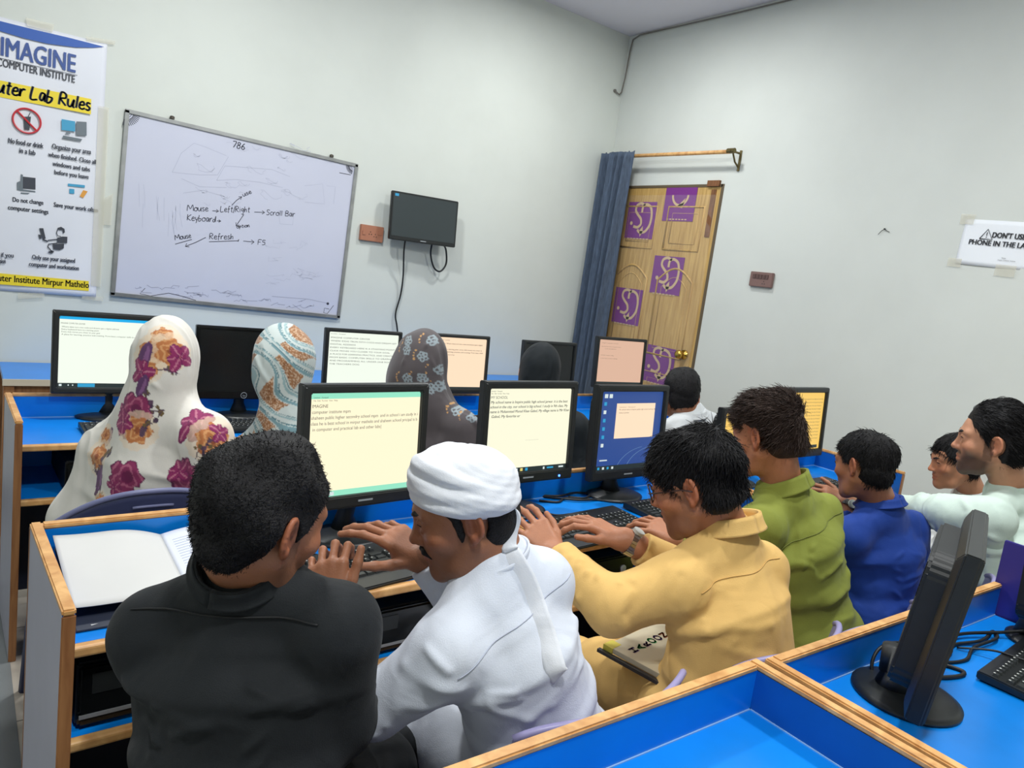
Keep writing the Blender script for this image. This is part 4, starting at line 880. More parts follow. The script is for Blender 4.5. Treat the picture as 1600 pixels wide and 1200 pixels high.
# ------------------------------------------------------------------ chairs
def chair(label, x, y, rz, m_=LAV_PL, top=0.755, w_=0.44, rim=None, slots=False, lean=0.05, drop=0.03):
    t = empty('plastic_chair', (x, y, 0), R(rz), label, 'chair')
    hw = w_/2
    g = MB(); g.grid(lambda a, b: ((a-0.5)*w_*(1-0.08*b), -0.02+0.40*b-0.0, 0.425-0.018*math.sin(math.pi*a)+0.012*math.cos(math.pi*b)), 14, 12); g.build('seat', m_, t, smooth=True, solid=0.008)
    def back(a, b):
        s = (a-0.5)*2; zt = top-drop*abs(s)**(2.4 if drop > 0.05 else 5)
        return (s*hw*(1.0-0.02*b), -0.05-lean*b+0.075*abs(s)**2, 0.45+(zt-0.45)*b)
    bm_ = MB(); bm_.grid(back, 28, 14); bk = bm_.build('backrest', m_, t, smooth=True, solid=0.006)
    MB().tube([back(a, 1.0) for a in np.linspace(0, 1, 29)], 0.0075, 8).build('rim', rim or m_, bk, smooth=True)
    if slots:
        for zz in (0.80, 0.88):
            MB().tube([tuple(np.array(back(a, zz))+np.array((0, -0.005, 0))) for a in np.linspace(0.39, 0.61, 10)], 0.004, 6).build('slot', rim or m_, bk, smooth=True)
    for sx in (-1, 1):
        for sy in (0, 1):
            MB().tube([(sx*(hw-0.03), 0.0+0.36*sy, 0.43), (sx*(hw-0.005), -0.05+0.45*sy, 0.0)], [0.019, 0.014], 8).build('leg', m_, t, smooth=True)
        MB().tube([(sx*(hw-0.01), -0.045+0.07, 0.45), (sx*(hw-0.01), -0.04, 0.62)], 0.012, 8).build('back_post', m_, t, smooth=True)
    return t
chair('dark navy plastic chair with two slots behind the floral shawl', 0.425, 2.17, 2, NAVY_PL, top=0.80, w_=0.47, rim=mat('pale_navy_rim', srgb(112, 116, 152), 0.4), slots=True, drop=0.10)
chair('navy plastic chair of the teal-scarved woman', 0.97, 2.25, 0, NAVY_PL, top=0.74)
chair('navy plastic chair of the grey-scarved woman', 1.47, 2.12, 0, NAVY_PL, top=0.76)
chair('navy plastic chair with pale rim beside the black scarf', 2.03, 2.16, 0, NAVY_PL, top=0.77, rim=LAV_PL)
chair('navy plastic chair of the white-shirted boy by the door', 2.76, 2.12, 0, NAVY_PL, top=0.74)
chair('lavender plastic chair behind the turbaned man', 0.965, 0.88, 3, LAV_PL, top=0.775, w_=0.46)
chair('lavender plastic chair behind the mustard-shirted man', 1.54, 0.875, 4, LAV_PL, top=0.770, w_=0.46)
chair('lavender plastic chair behind the olive-shirted youth', 2.02, 0.90, 4, LAV_PL, top=0.735, w_=0.44)
chair('lavender plastic chair of the blue-shirted boy', 2.51, 0.90, 2, LAV_PL, top=0.745, w_=0.44)
chair('lavender plastic chair of the pale mint shirted man', 2.99, 0.80, 0, LAV_PL, top=0.73, w_=0.44)
chair('lavender plastic chair of the young boy at the end', 3.50, 1.03, 0, LAV_PL, top=0.70, w_=0.44)
# plain stool under the black-shirted man
stl = empty('stool', (0.37, 1.02, 0), 0, 'low stool under the black-shirted man', 'stool')
MB().lathe([(0.16, 0.40), (0.165, 0.41), (0.165, 0.425), (0.155, 0.432)], 32).build('seat', NAVY_PL, stl, smooth=True)
for k in range(4):
    a = R(45+90*k); MB().tube([(0.11*math.cos(a), 0.11*math.sin(a), 0.405), (0.16*math.cos(a), 0.16*math.sin(a), 0)], 0.014, 8).build('leg', NAVY_PL, stl, smooth=True)
# ------------------------------------------------------------------ soft bodies: smooth unions of tapered shapes, meshed as one surface
class Body:
    def __init__(s, h): s.h = h; s.p = []
    def _add(s, fn, lo, hi, k, sub=False): s.p.append((fn, np.array(lo, float), np.array(hi, float), k, sub)); return s
    def rc(s, a, b, ra, rb=None, k=0.02, sub=False, flat=False):
        """Tapered rod from a to b; flat cuts the far end square."""
        a = np.array(a, float); b = np.array(b, float); rb = ra if rb is None else rb
        ba = b-a; L2 = float(ba@ba)+1e-12; L = math.sqrt(L2)
        def fn(p):
            q = p-a; t = np.clip((q@ba)/L2, 0, 1); d = np.sqrt(((q-t[..., None]*ba)**2).sum(-1))-(ra+(rb-ra)*t)
            return np.maximum(d, (q@ba)/L-L) if flat else d
        r = max(ra, rb)
        return s._add(fn, np.minimum(a, b)-r, np.maximum(a, b)+r, k, sub)
    def chain(s, pts, rs, k=0.02):
        for i in range(len(pts)-1): s.rc(pts[i], pts[i+1], rs[i], rs[i+1], k)
        return s
    def ell(s, c, rad, fr=None, k=0.02, sub=False):
        c = np.array(c, float); rad = np.array(rad, float); fr = np.eye(3) if fr is None else np.array(fr)   # rows = axes
        def fn(p):
            q = (p-c)@fr.T; k0 = np.sqrt(((q/rad)**2).sum(-1)); k1 = np.sqrt(((q/rad**2)**2).sum(-1))+1e-9
            return k0*(k0-1)/k1
        r = np.abs(fr.T*rad).sum(1)
        return s._add(fn, c-r, c+r, k, sub)
    def ec(s, a, b, wa, wb, da, db, lat, k=0.04, cap=0.05):
        """Elliptic trunk section from a to b: half-widths along lat, half-depths across it."""
        a = np.array(a, float); b = np.array(b, float); ax = b-a; L = np.linalg.norm(ax)+1e-9; ax = ax/L
        u = unit(np.array(lat)-ax*np.dot(lat, ax)); v = np.cross(ax, u)
        def fn(p):
            q = p-a; sx = q@ax; t = np.clip(sx/L, 0, 1); w_ = wa+(wb-wa)*t; d_ = da+(db-da)*t
            e = np.maximum(np.maximum(sx-L, -sx), 0)/cap
            r = np.sqrt((q@u/w_)**2+(q@v/d_)**2+e*e); return (r-1)*np.minimum(w_, d_)
        m_ = max(wa, wb, da, db)+cap
        return s._add(fn, np.minimum(a, b)-m_, np.maximum(a, b)+m_, k)
    def fn(s, f, lo, hi, k=0.0, sub=False): return s._add(f, lo, hi, k, sub)
    def mesh(s, clip=None):
        h = s.h
        lo = np.min([p[1] for p in s.p if not p[4]], 0)-3*h; hi = np.max([p[2] for p in s.p if not p[4]], 0)+3*h
        n = np.ceil((hi-lo)/h).astype(int)+1
        F = np.full(n, 0.2, np.float32)
        for f, a, b, k, sub in s.p:
            m_ = max(k, 2*h)+h
            i0 = np.clip(((a-m_-lo)/h).astype(int), 0, n); i1 = np.clip(np.ceil((b+m_-lo)/h).astype(int)+1, 0, n)
            if np.any(i1 <= i0): continue
            g = np.stack(np.meshgrid(*[lo[q]+h*np.arange(i0[q], i1[q]) for q in range(3)], indexing='ij'), -1)
            d = f(g).astype(np.float32); sl = tuple(slice(i0[q], i1[q]) for q in range(3)); A = F[sl]
            if sub:
                if k > 0: t = np.clip(0.5-0.5*(A+d)/k, 0, 1); F[sl] = A*(1-t)-d*t+k*t*(1-t)
                else: F[sl] = np.maximum(A, -d)
            else:
                if k > 0: t = np.clip(0.5+0.5*(A-d)/k, 0, 1); F[sl] = A*(1-t)+d*t-k*t*(1-t)
                else: F[sl] = np.minimum(A, d)
        if clip: F = clip(F, lo, h)
        return nets(F, lo, h)
def nets(F, lo, h):
    ins = F < 0; c = np.zeros(tuple(q-1 for q in F.shape), np.int8)
    for dx in (0, 1):
        for dy in (0, 1):
            for dz in (0, 1): c += ins[dx:F.shape[0]-1+dx, dy:F.shape[1]-1+dy, dz:F.shape[2]-1+dz]
    ix = np.argwhere((c > 0) & (c < 8)); idx = np.full(c.shape, -1, np.int32); idx[tuple(ix.T)] = np.arange(len(ix))
    s_ = np.zeros((len(ix), 3)); w_ = np.zeros(len(ix)); cor = np.array([(a, b, d) for a in (0, 1) for b in (0, 1) for d in (0, 1)])
    val = np.stack([F[tuple((ix+q).T)] for q in cor], 1)
    for i in range(8):
        for j in range(i+1, 8):
            if np.abs(cor[i]-cor[j]).sum() != 1: continue
            a, b = val[:, i], val[:, j]; m_ = (a < 0) != (b < 0); t = np.where(m_, a/(a-b+1e-12), 0)
            s_ += np.where(m_[:, None], cor[i]+t[:, None]*(cor[j]-cor[i]), 0); w_ += m_
    V = lo+h*(ix+s_/w_[:, None]); Q = []
    for ax in range(3):
        u, v = (ax+1) % 3, (ax+2) % 3
        a = [slice(1, -1)]*3; a[ax] = slice(0, -1); b = list(a); b[ax] = slice(1, None)
        A = ins[tuple(a)]; B = ins[tuple(b)]; e = np.argwhere(A != B); off = np.ones(3, int); off[ax] = 0; e = e+off
        fl = A[tuple((e-off).T)]
        def cell(du, dv):
            q = e.copy(); q[:, u] -= du; q[:, v] -= dv; return idx[tuple(q.T)]
        quad = np.stack([cell(1, 1), cell(0, 1), cell(0, 0), cell(1, 0)], 1); quad[~fl] = quad[~fl][:, ::-1]; Q.append(quad)
    return V, np.concatenate(Q)
def vnormals(V, Q):
    n = np.cross(V[Q[:, 2]]-V[Q[:, 0]], V[Q[:, 3]]-V[Q[:, 1]]); N = np.zeros_like(V)
    for i in range(4): np.add.at(N, Q[:, i], n)
    return N/(np.linalg.norm(N, axis=1)[:, None]+1e-12)
def relax(V, Q, it=2, f=0.5):
    for _ in range(it):
        S = np.zeros_like(V); c = np.zeros(len(V))
        for i in range(4):
            for j in (1, 3): np.add.at(S, Q[:, i], V[Q[:, (i+j) % 4]]); np.add.at(c, Q[:, i], 1)
        V = V+f*(S/np.maximum(c, 1)[:, None]-V)
    return V
def to_obj(name, V, Q, m_, parent=None, color=None):
    me = bpy.data.meshes.new(name)
    me.vertices.add(len(V)); me.vertices.foreach_set('co', np.ascontiguousarray(V, np.float32).ravel())
    k = Q.shape[1]
    me.loops.add(Q.size); me.loops.foreach_set('vertex_index', np.ascontiguousarray(Q, np.int32).ravel())
    me.polygons.add(len(Q)); me.polygons.foreach_set('loop_start', np.arange(0, Q.size, k, dtype=np.int32))
    me.polygons.foreach_set('use_smooth', np.ones(len(Q), bool))
    me.update(calc_edges=True); me.validate()
    for q in (m_ if isinstance(m_, list) else [m_]): me.materials.append(q)
    if color is not None:
        a = me.color_attributes.new('tint', 'FLOAT_COLOR', 'POINT'); a.data.foreach_set('color', np.concatenate([color, np.ones((len(color), 1))], 1).astype(np.float32).ravel())
    o = bpy.data.objects.new(name, me); COL.objects.link(o)
    if parent is not None: o.parent = parent; o.matrix_parent_inverse = Matrix.Identity(4)
    return o
def waves(V, seed, freq, n=10, warp=1.2, aniso=None):
    """Cloth folds: a sum of warped waves sampled at the points V."""
    r = np.random.RandomState(seed); out = np.zeros(len(V)); A = V*freq
    if aniso is not None:
        ax = unit(aniso); A = A-0.75*(A@ax)[:, None]*ax
    B = A+warp*np.stack([np.sin(A@r.normal(size=3)*0.6+r.uniform(0, 6)) for _ in range(3)], 1)
    for _ in range(n):
        k = r.normal(size=3); k /= np.linalg.norm(k); out += np.sin(B@k*r.uniform(0.7, 1.5)*2.2+r.uniform(0, 6.28))
    return out/math.sqrt(n)
def folds(V, Q, amp, seed, freq=22, aniso=None, mask=None):
    N = vnormals(V, Q); d = waves(V, seed, freq, aniso=aniso); d = np.sign(d)*np.abs(d)**0.8
    e = waves(V, seed+1, freq*2.3, aniso=aniso); e = -np.abs(e)+.7
    d = d+.45*e*np.clip(.5+waves(V, seed+2, freq*.5), 0, 1.3)
    if mask is not None: d = d*mask
    return V+N*(amp*d)[:, None]
def creases(V, Q, lines):
    """Raised fold ridges along 3-D polylines: (points, height, half-width)."""
    N = vnormals(V, Q); D = np.zeros(len(V))
    for pts, hgt, wid in lines:
        p = np.array(pts, float); best = np.full(len(V), 1e3)
        for i in range(len(p)-1):
            ba = p[i+1]-p[i]; q = V-p[i]; t = np.clip(q@ba/(ba@ba+1e-12), 0, 1); best = np.minimum(best, np.linalg.norm(q-t[:, None]*ba, axis=1))
        D += hgt*np.exp(-(best/wid)**2)
    return V+N*D[:, None]

# ------------------------------------------------------------------ people
SKIN_TONES = {'warm': srgb(172, 116, 86), 'brown': srgb(156, 104, 76), 'light': srgb(192, 140, 110), 'tan': srgb(180, 126, 96)}
def skin_mat():
    M = mat('skin', (0.4, 0.2, 0.13, 1), 0.48, noise=0.07, scale=28, bump=0.10, bscale=240, spec=0.4, attr='tint')
    b = M.node_tree.nodes['Principled BSDF']; b.inputs['Subsurface Weight'].default_value = 0.10; b.inputs['Subsurface Radius'].default_value = (0.02, 0.007, 0.004); b.inputs['Subsurface Scale'].default_value = 0.4
    return M
SKIN = skin_mat()
EYEW = mat('eye_white', srgb(226, 220, 212), 0.2); IRIS = mat('dark_iris', srgb(34, 22, 16), 0.15)
def hair_mat(name, c1, rough=0.55):
    return mat(name, c1, rough, noise=0.4, scale=90, spec=0.22, bump=0.5, bscale=300)
HAIR = hair_mat('black_hair', srgb(24, 23, 25)); HAIR_B = hair_mat('brown_tinged_hair', srgb(58, 45, 40)); BROW = mat('brow_hair', srgb(30, 24, 22), 0.6)

def head_frame(yaw, pitch=0.0, roll=0.0):
    """Rows: the head's right, forward and up. yaw clockwise from +Y seen from above, pitch down positive, roll to its right."""
    y, p, r = R(yaw), R(pitch), R(roll)
    f = np.array([math.sin(y)*math.cos(p), math.cos(y)*math.cos(p), -math.sin(p)]); rt = np.array([math.cos(y), -math.sin(y), 0]); u = np.cross(rt, f)
    c, s = math.cos(r), math.sin(r); return np.array([c*rt-s*u, f, c*u+s*rt])
def add_head(B, c, fr, s=1.0, flat=0.0):
    """Skull, face, ears in the head's own frame around c (the point between the ears)."""
    fr = np.array(fr); c = np.array(c)
    T = lambda x, y, z: c+s*(x*fr[0]+y*fr[1]+z*fr[2])
    E = lambda x, y, z, r, k=0.02, sub=False, tilt=None: B.ell(T(x, y, z), np.array(r)*s, fr if tilt is None else tilt, k*s, sub)
    C = lambda a, b, ra, rb, k=0.012, sub=False: B.rc(T(*a), T(*b), ra*s, rb*s, k*s, sub)
    E(0, -0.012+flat/2, 0.040, (.0735, .094-flat/2, .080)); E(0, 0.030, 0.012, (.064, .064, .078), 0.03); E(0, 0.035, -0.035, (.056, .052, .062), 0.03)
    for q in (-1, 1):
        C((q*.053, .000, -.045), (q*.040, .030, -.085), .017, .016, .03); C((q*.040, .030, -.085), (q*.012, .070, -.101), .016, .016, .03)
        E(q*.043, .058, -.018, (.024, .022, .018), .022); C((q*.010, .090, .026), (q*.046, .074, .029), .0085, .008, .016)
    E(0, .074, -.098, (.019, .015, .015), .018); E(0, .068, -.060, (.030, .022, .030), .025)
    for q in (-1, 1): E(q*.032, .094, .008, (.017, .014, .0105), .014, True)
    for q in (-1, 1): E(q*.032, .0745, .007, (.0165, .0150, .0135), .005)
    for q in (-1, 1):
        C((q*.019, .0835, .0085), (q*.031, .0905, .0160), .0030, .0042, .004); C((q*.031, .0905, .0160), (q*.045, .0775, .0090), .0042, .0032, .004)
        C((q*.020, .0835, .0030), (q*.032, .0880, -.0025), .0030, .0036, .004); C((q*.032, .0880, -.0025), (q*.044, .0775, .0040), .0036, .0030, .004)
    C((0, .088, .018), (0, .106, -.022), .0075, .0098, .012); E(0, .107, -.027, (.0110, .0115, .0098), .008)
    for q in (-1, 1): E(q*.0120, .096, -.030, (.0080, .0105, .0078), .007); E(q*.0065, .103, -.0375, (.0035, .005, .003), .003, True)
    C((-.017, .0835, -.0575), (0, .0930, -.0545), .0055, .0065, .006); C((.017, .0835, -.0575), (0, .0930, -.0545), .0055, .0065, .006)
    C((-.016, .083, -.067), (0, .0905, -.0685), .0060, .0078, .006); C((.016, .083, -.067), (0, .0905, -.0685), .0060, .0078, .006)
    C((-.022, .086, -.0622), (0, .1005, -.0617), .0016, .0018, .003, True); C((.022, .086, -.0622), (0, .1005, -.0617), .0016, .0018, .003, True)
    for q in (-1, 1):                            # ears: a thin shell, a rolled rim, the hollow and the lobe
        tf = np.array([unit(fr[0]*0.88+q*fr[1]*0.47), unit(fr[1]*0.88-q*fr[0]*0.47), fr[2]]); o = T(q*.0770, -.010, .002)
        L = lambda u, y, z: o+s*(q*u*tf[0]+y*tf[1]+z*tf[2])
        B.ell(o, np.array((.0060, .0165, .0285))*s, tf, .006*s); B.ell(L(.002, .006, -.024), np.array((.0055, .0085, .0100))*s, tf, .006*s)
        B.ell(L(.0065, .003, -.001), np.array((.0062, .0090, .0150))*s, tf, .003*s, True)
        an = np.linspace(-.55, 3.9, 15); B.chain([L(.0035, .0155*math.cos(k)-.001, .0275*math.sin(k)+.002) for k in an], [.0042*s]*15, .003*s)
        B.rc(L(.004, .0125, -.006), L(.004, .0125, .004), .0042*s, .003*s, .003*s)
    return T
def face_paint(V, base, c, fr, s=1.0, stubble=0.0, lips=1.0):
    b = np.array(base[:3]); out = np.tile(b, (len(V), 1))
    q = ((V-np.array(c))/s)@np.array(fr).T; x, y, z = q.T
    def mixc(col, w_):
        nonlocal out
        w_ = np.clip(w_, 0, 1)[:, None]; out = out*(1-w_)+np.array(col[:3])*w_
    near = (np.linalg.norm(q, axis=1) < 0.17)
    g = lambda cx, cy, cz, rx, ry, rz: np.exp(-(((x-cx)/rx)**2+((y-cy)/ry)**2+((z-cz)/rz)**2))
    mixc(b*np.array((1.08, .86, .80)), 0.7*near*(g(.045, .07, -.02, .03, .04, .025)+g(-.045, .07, -.02, .03, .04, .025)+g(0, .11, -.03, .02, .02, .02)))
    mixc(b*np.array((1.06, .82, .76)), near*(np.abs(x) > .072)*(np.abs(z) < .04)*(np.abs(y+.01) < .03)*0.8)
    if lips: mixc(b*np.array((.86, .58, .56)), lips*near*(y > .06)*np.exp(-((x/.022)**4+((z+.062)/.0125)**4)))
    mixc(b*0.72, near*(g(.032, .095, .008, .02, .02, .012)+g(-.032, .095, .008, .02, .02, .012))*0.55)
    if stubble:
        w_ = near*np.clip((-z-.026+.010*np.sin(x*90))/.034, 0, 1)*np.clip((y+.018)/.034, 0, 1)*(1-np.exp(-((x/.024)**4+((z+.062)/.011)**4)))
        w_ = np.maximum(w_*np.clip((.13-np.abs(z)*.6)/.05, 0, 1), near*np.exp(-((z+.043)/.010)**2)*(y > .075)*(np.abs(x) < .03))
        w_ = np.maximum(w_, near*(np.abs(y-.012) < .014)*(z < .02)*(z > -.05)*(np.abs(x) > .05)*.8)
        mixc((.022, .018, .016), stubble*w_)
    return out
def hair_shape(B, T, c, fr, s, grow=0.012, top=0.0, fringe=0.0, side_y=0.040, nape=-0.062, back=0.0, lump=0.004, lf=60, seed=1, temple=0.045):
    fr = np.array(fr); c = np.array(c); r_ = np.random.RandomState(seed)
    ks = r_.normal(size=(7, 3)); ks /= np.linalg.norm(ks, axis=1)[:, None]; ph = r_.uniform(0, 6, 7); fq = r_.uniform(.6, 1.5, 7)*lf
    zs = [-.10, -.045, -.030, .020, .045, .062, .080, .14]; ys = [-.030, -.028, side_y-.045, side_y-.012, temple, temple+.022, .084+fringe, .105+fringe]
    def f(p):
        q = ((p-c)/s)@fr.T; x, y, z = q[..., 0], q[..., 1], q[..., 2]
        rx, ry, rz = .0735+grow, .094+grow+back, .080+grow+top
        zz = (z-.040); e0 = np.sqrt((x/rx)**2+((y+.012)/ry)**2+(zz/rz)**2); e1 = np.sqrt((x/rx**2)**2+((y+.012)/ry**2)**2+(zz/rz**2)**2)+1e-9
        d = e0*(e0-1)/e1
        # the back of the head runs down to the nape
        e2 = np.sqrt((x/(.066+grow*.7))**2+((y+.040)/(.056+grow*.7))**2+((z+.005)/(.075))**2); d2 = (e2-1)*.055; d = np.minimum(d, d2)
        for k in range(7): d = d+lump/2.6*np.sin(fq[k]*(q@ks[k])+ph[k])
        cut = np.maximum(y-np.interp(z, zs, ys), nape-z+0.25*np.maximum(0, np.abs(x)-.045))
        ear = .0225-np.sqrt((y+.012)**2+((z-.0)*.70)**2); cut = np.maximum(cut, np.where(np.abs(x) > .045, ear, -1))
        return np.maximum(d, cut*0.9)*s
    B.fn(f, c-0.17*s, c+0.17*s, 0)
def strands(name, V, Q, n, length, c, fr, s, m_, parent, flow=(0, -0.2, -0.6), spread=0.7, curl=0.0, wid=0.0012, seed=1, zmin=-1, lift=0.5, whorl=None, seg=5):
    """Locks of hair rooted on the hair surface, each a thin tapered three-sided tube."""
    r_ = np.random.RandomState(seed); fr = np.array(fr); N = vnormals(V, Q); qh = ((V-np.array(c))/s)@fr.T
    ok = np.where((qh[:, 2] > zmin) & ~((np.abs(qh[:, 0]) > .045) & (np.abs(qh[:, 1]+.006) < .030) & (qh[:, 2] < .046)))[0]; pick = ok[r_.randint(0, len(ok), n)]
    P = V[pick]+N[pick]*(-0.003*s); fl = np.array(flow)@fr
    if whorl is not None:
        wv = P-(np.array(c)+s*np.array(whorl)@fr); wv /= np.linalg.norm(wv, axis=1)[:, None]+1e-9
        D = wv+fl
    else: D = np.tile(fl, (n, 1))
    D = D-0.75*(D*N[pick]).sum(1)[:, None]*N[pick]; D /= np.linalg.norm(D, axis=1)[:, None]+1e-9
    D = D+spread*r_.normal(size=(n, 3))*0.5+lift*N[pick]; D /= np.linalg.norm(D, axis=1)[:, None]
    L = length*s*r_.uniform(.55, 1.15, n); pts = [P]; d = D; g = np.array((0, 0, -1.0)); ax = unit(r_.normal(size=3)); AX = r_.normal(size=(n, 3)); AX /= np.linalg.norm(AX, axis=1)[:, None]
    for k in range(seg):
        pts.append(pts[-1]+d*(L/seg)[:, None]); d = d+0.16*g-0.10*N[pick]+curl*np.cross(AX, d); d /= np.linalg.norm(d, axis=1)[:, None]
    pts = np.stack(pts, 1); wv = np.linspace(1, .25, seg+1)*wid*s
    u = np.cross(D, AX); u /= np.linalg.norm(u, axis=1)[:, None]+1e-9; v = np.cross(D, u)
    vs = np.stack([pts+wv[None, :, None]*(math.cos(a)*u+math.sin(a)*v)[:, None, :] for a in (0, 2.094, 4.189)], 2).reshape(-1, 3)
    b = (np.arange(n)*(seg+1)*3)[:, None]; qs = []
    for k in range(seg):
        for j in range(3): qs.append(np.concatenate([b+3*k+j, b+3*k+(j+1) % 3, b+3*k+3+(j+1) % 3, b+3*k+3+j], 1))
    return vs, np.concatenate(qs)
def hand(B, wrist, d, n, s_, sc=1.0, curl=(25, 30, 20), spreadf=1.0, thumb=(0.55, 0.80, -0.25), tcurl=15, fcurl=None, k=0.0045):
    """Palm and five bent fingers: d finger direction, n back of the hand, s_ towards the thumb."""
    d = unit(d); n = unit(np.array(n)-d*np.dot(n, d)); s_ = unit(np.array(s_)-d*np.dot(s_, d)-n*np.dot(s_, n)); w = np.array(wrist, float)
    Pp = lambda a, b, c_: w+sc*(a*d+b*s_+c_*n)
    lens = [(.043, .026, .021), (.047, .030, .022), (.043, .028, .021), (.034, .021, .018)]; kn = [(.088, .030), (.092, .009), (.087, -.012), (.078, -.031)]; rad = [.0088, .0090, .0085, .0075]
    B.rc(Pp(-.03, 0, 0), Pp(.01, 0, 0), .026*sc, .024*sc, .02)
    for (a, b), r_ in zip(kn, rad): B.rc(Pp(.012, b*.55, -.002), Pp(a, b, 0), .0135*sc, .0112*sc, .014*sc)
    B.rc(Pp(.018, .018, -.010), Pp(.05, .030, -.012), .016*sc, .012*sc, .014*sc)
    for i, ((a, b), ls, r_) in enumerate(zip(kn, lens, rad)):
        p = Pp(a, b, 0); ang = 0.0; dd = unit(d+s_*spreadf*(.16, .04, -.06, -.18)[i]); cs = fcurl[i] if fcurl else curl
        for j, L in enumerate(ls):
            ang += R(cs[j]); v = math.cos(ang)*dd-math.sin(ang)*n; q = p+v*L*sc
            B.rc(p, q, (r_*(1-.06*j))*sc, (r_*(1-.06*(j+1))-.0004)*sc, k*sc); p = q
    t0 = Pp(.022, .026, -.008); v = unit(thumb[0]*d+thumb[1]*s_+thumb[2]*n); r_ = .0115
    for j, L in enumerate((.040, .033, .027)):
        q = t0+v*L*sc; B.rc(t0, q, (r_-.0012*j)*sc, (r_-.0012*(j+1))*sc, .006*sc); t0 = q
        ax = unit(np.cross(v, d)+1e-6); v = unit(v*math.cos(R(tcurl))+np.cross(ax, v)*math.sin(R(tcurl)))
def torso_axes(P, SL, SR):
    M = (SL+SR)/2; up = unit(M-P); lat = unit((SR-SL)-up*np.dot(SR-SL, up)); return M, up, lat, np.cross(up, lat)
def trunk(B, P, SL, SR, N, w=1.0, bulge=0.0, infl=0.0, low=0.06, belly=0.0, sh=.050, hip=1.0):
    M, up, lat, fw = torso_axes(P, SL, SR); half = np.linalg.norm(SR-SL)/2; L = np.linalg.norm(M-P)
    A = P+up*L*.48-fw*bulge; Cc = P+up*L*.80-fw*bulge*.8
    g = infl
    B.ec(P-up*low, P+up*L*.22, half*.94*w*hip+g, half*.86*w*hip+g, .108*w+g, .098*w+g, lat, .02)
    B.ec(P+up*L*.2, A, half*.86*w*hip+g, half*.90*w*(1+hip)/2+g, .098*w+g+belly, .096*w+g, lat, .03)
    B.ec(A, Cc, half*.90*w*(1+hip)/2+g, half*.98*w+g, .096*w+g, .094*w+g, lat, .03)
    B.ec(Cc, M-up*.015-fw*bulge*.3, half*.98*w+g, half*.90*w+g, .092*w+g, .055*w+g, lat, .03, .03)
    B.rc(N+up*.004, M-up*.07-fw*(.012+bulge*.5), .050+g, .078+g, .05)
    for S in (SL, SR):
        B.rc(N-up*.012, S+up*.006, .044+g, (sh-.006)*w+g, .045); B.ell(S, np.array((sh, sh, sh))*w+g, None, .02)
    return M, up, lat, fw
def arm_pts(S, E, Wt): return [np.array(S), np.array(E), np.array(Wt)]

def person(label, loc, name='person'):
    t = empty('person', loc, 0, label, 'person'); return t
def put(t, name, V, Q, m_, color=None):
    return to_obj(name, V-np.array(t.location), Q, m_, t, color)
def eyes(t, c, fr, s=1.0, look=(0, 1, -0.1)):
    for q in (-1, 1):
        p = np.array(c)+s*(q*.032*fr[0]+.0780*fr[1]+.0070*fr[2]); mb = MB()
        mb.lathe([(math.sin(a)*.0112*s, -math.cos(a)*.0112*s) for a in np.linspace(.05, math.pi-.05, 12)], 16); e = mb.build('eye', EYEW, t, smooth=True)
        dv = unit(look[0]*fr[0]+look[1]*fr[1]+look[2]*fr[2]); rot = Vector(dv).to_track_quat('Z', 'Y')
        e.location = Vector(p-np.array(t.location)); e.rotation_euler = rot.to_euler()
        MB().lathe([(.0066*s, .0091*s), (.0056*s, .0104*s), (.0001, .0116*s)], 14).build('iris', IRIS, e, smooth=True)
def lashes(t, c, fr, s):
    for q in (-1, 1): hair_strip(t, 'eyelash', c, fr, s, [([(q*.0195, .0870, .0085), (q*.0260, .0920, .0120), (q*.0330, .0925, .0125), (q*.0400, .0870, .0105), (q*.0470, .0790, .0060)], [.0008, .0013, .0014, .0014, .0009])], HAIR, h=.0010, k=.001)
def hair_strip(t, name, c, fr, s, paths, m_=None, h=0.0018, k=.003):
    B = Body(h)
    for pts, ra in paths:
        rs = ra if hasattr(ra, '__len__') else [ra]*len(pts)
        B.chain([np.array(c)+s*(x*fr[0]+y*fr[1]+z*fr[2]) for x, y, z in pts], [r_*s for r_ in rs], k)
    V, Q = B.mesh(); return put(t, name, V, Q, m_ or BROW)
def brows(t, c, fr, s=1.0, thick=.0042):
    lashes(t, c, fr, s)
    for q in (-1, 1):
        hair_strip(t, 'eyebrow', c, fr, s, [([(q*.012, .0985, .0265), (q*.026, .0945, .0320), (q*.040, .0830, .0320), (q*.050, .0725, .0270)], [thick*.9, thick, thick*.85, thick*.5])], BROW)
def collar(t, N, up, fw, lat, m_, r=.062, h=.036, flare=.006, thick=.004, drop=.02, fold=0.0, gap=0.0, name='collar'):
    """Standing collar band round the neck; fold adds the turned-down fall."""
    N, up, fw, lat = map(np.array, (N, up, fw, lat)); g = MB(); o = np.array(t.location)
    def pt(a, v):
        th = 2*math.pi*a; rr = r+flare*v; z = (h+drop*0.5*(1-math.cos(th)) *-1*0)*v
        return N+lat*rr*math.sin(th)-fw*rr*math.cos(th)*1.02+up*(z-drop*(1-math.cos(th))/2)-o
    g.grid(lambda a, b: tuple(pt(a, b)), 48, 5)
    if fold:
        def pf(a, v):
            th = 2*math.pi*a; rr = r+flare+.003+.016*v; z = h-fold*v-0.004*math.sin(math.pi*v)
            return N+lat*rr*math.sin(th)-fw*rr*math.cos(th)*1.02+up*(z-drop*(1-math.cos(th))/2)-o
        g.grid(lambda a, b: tuple(pf(a, b)), 48, 6)
    return g.build(name, m_, t, smooth=True, solid=thick)
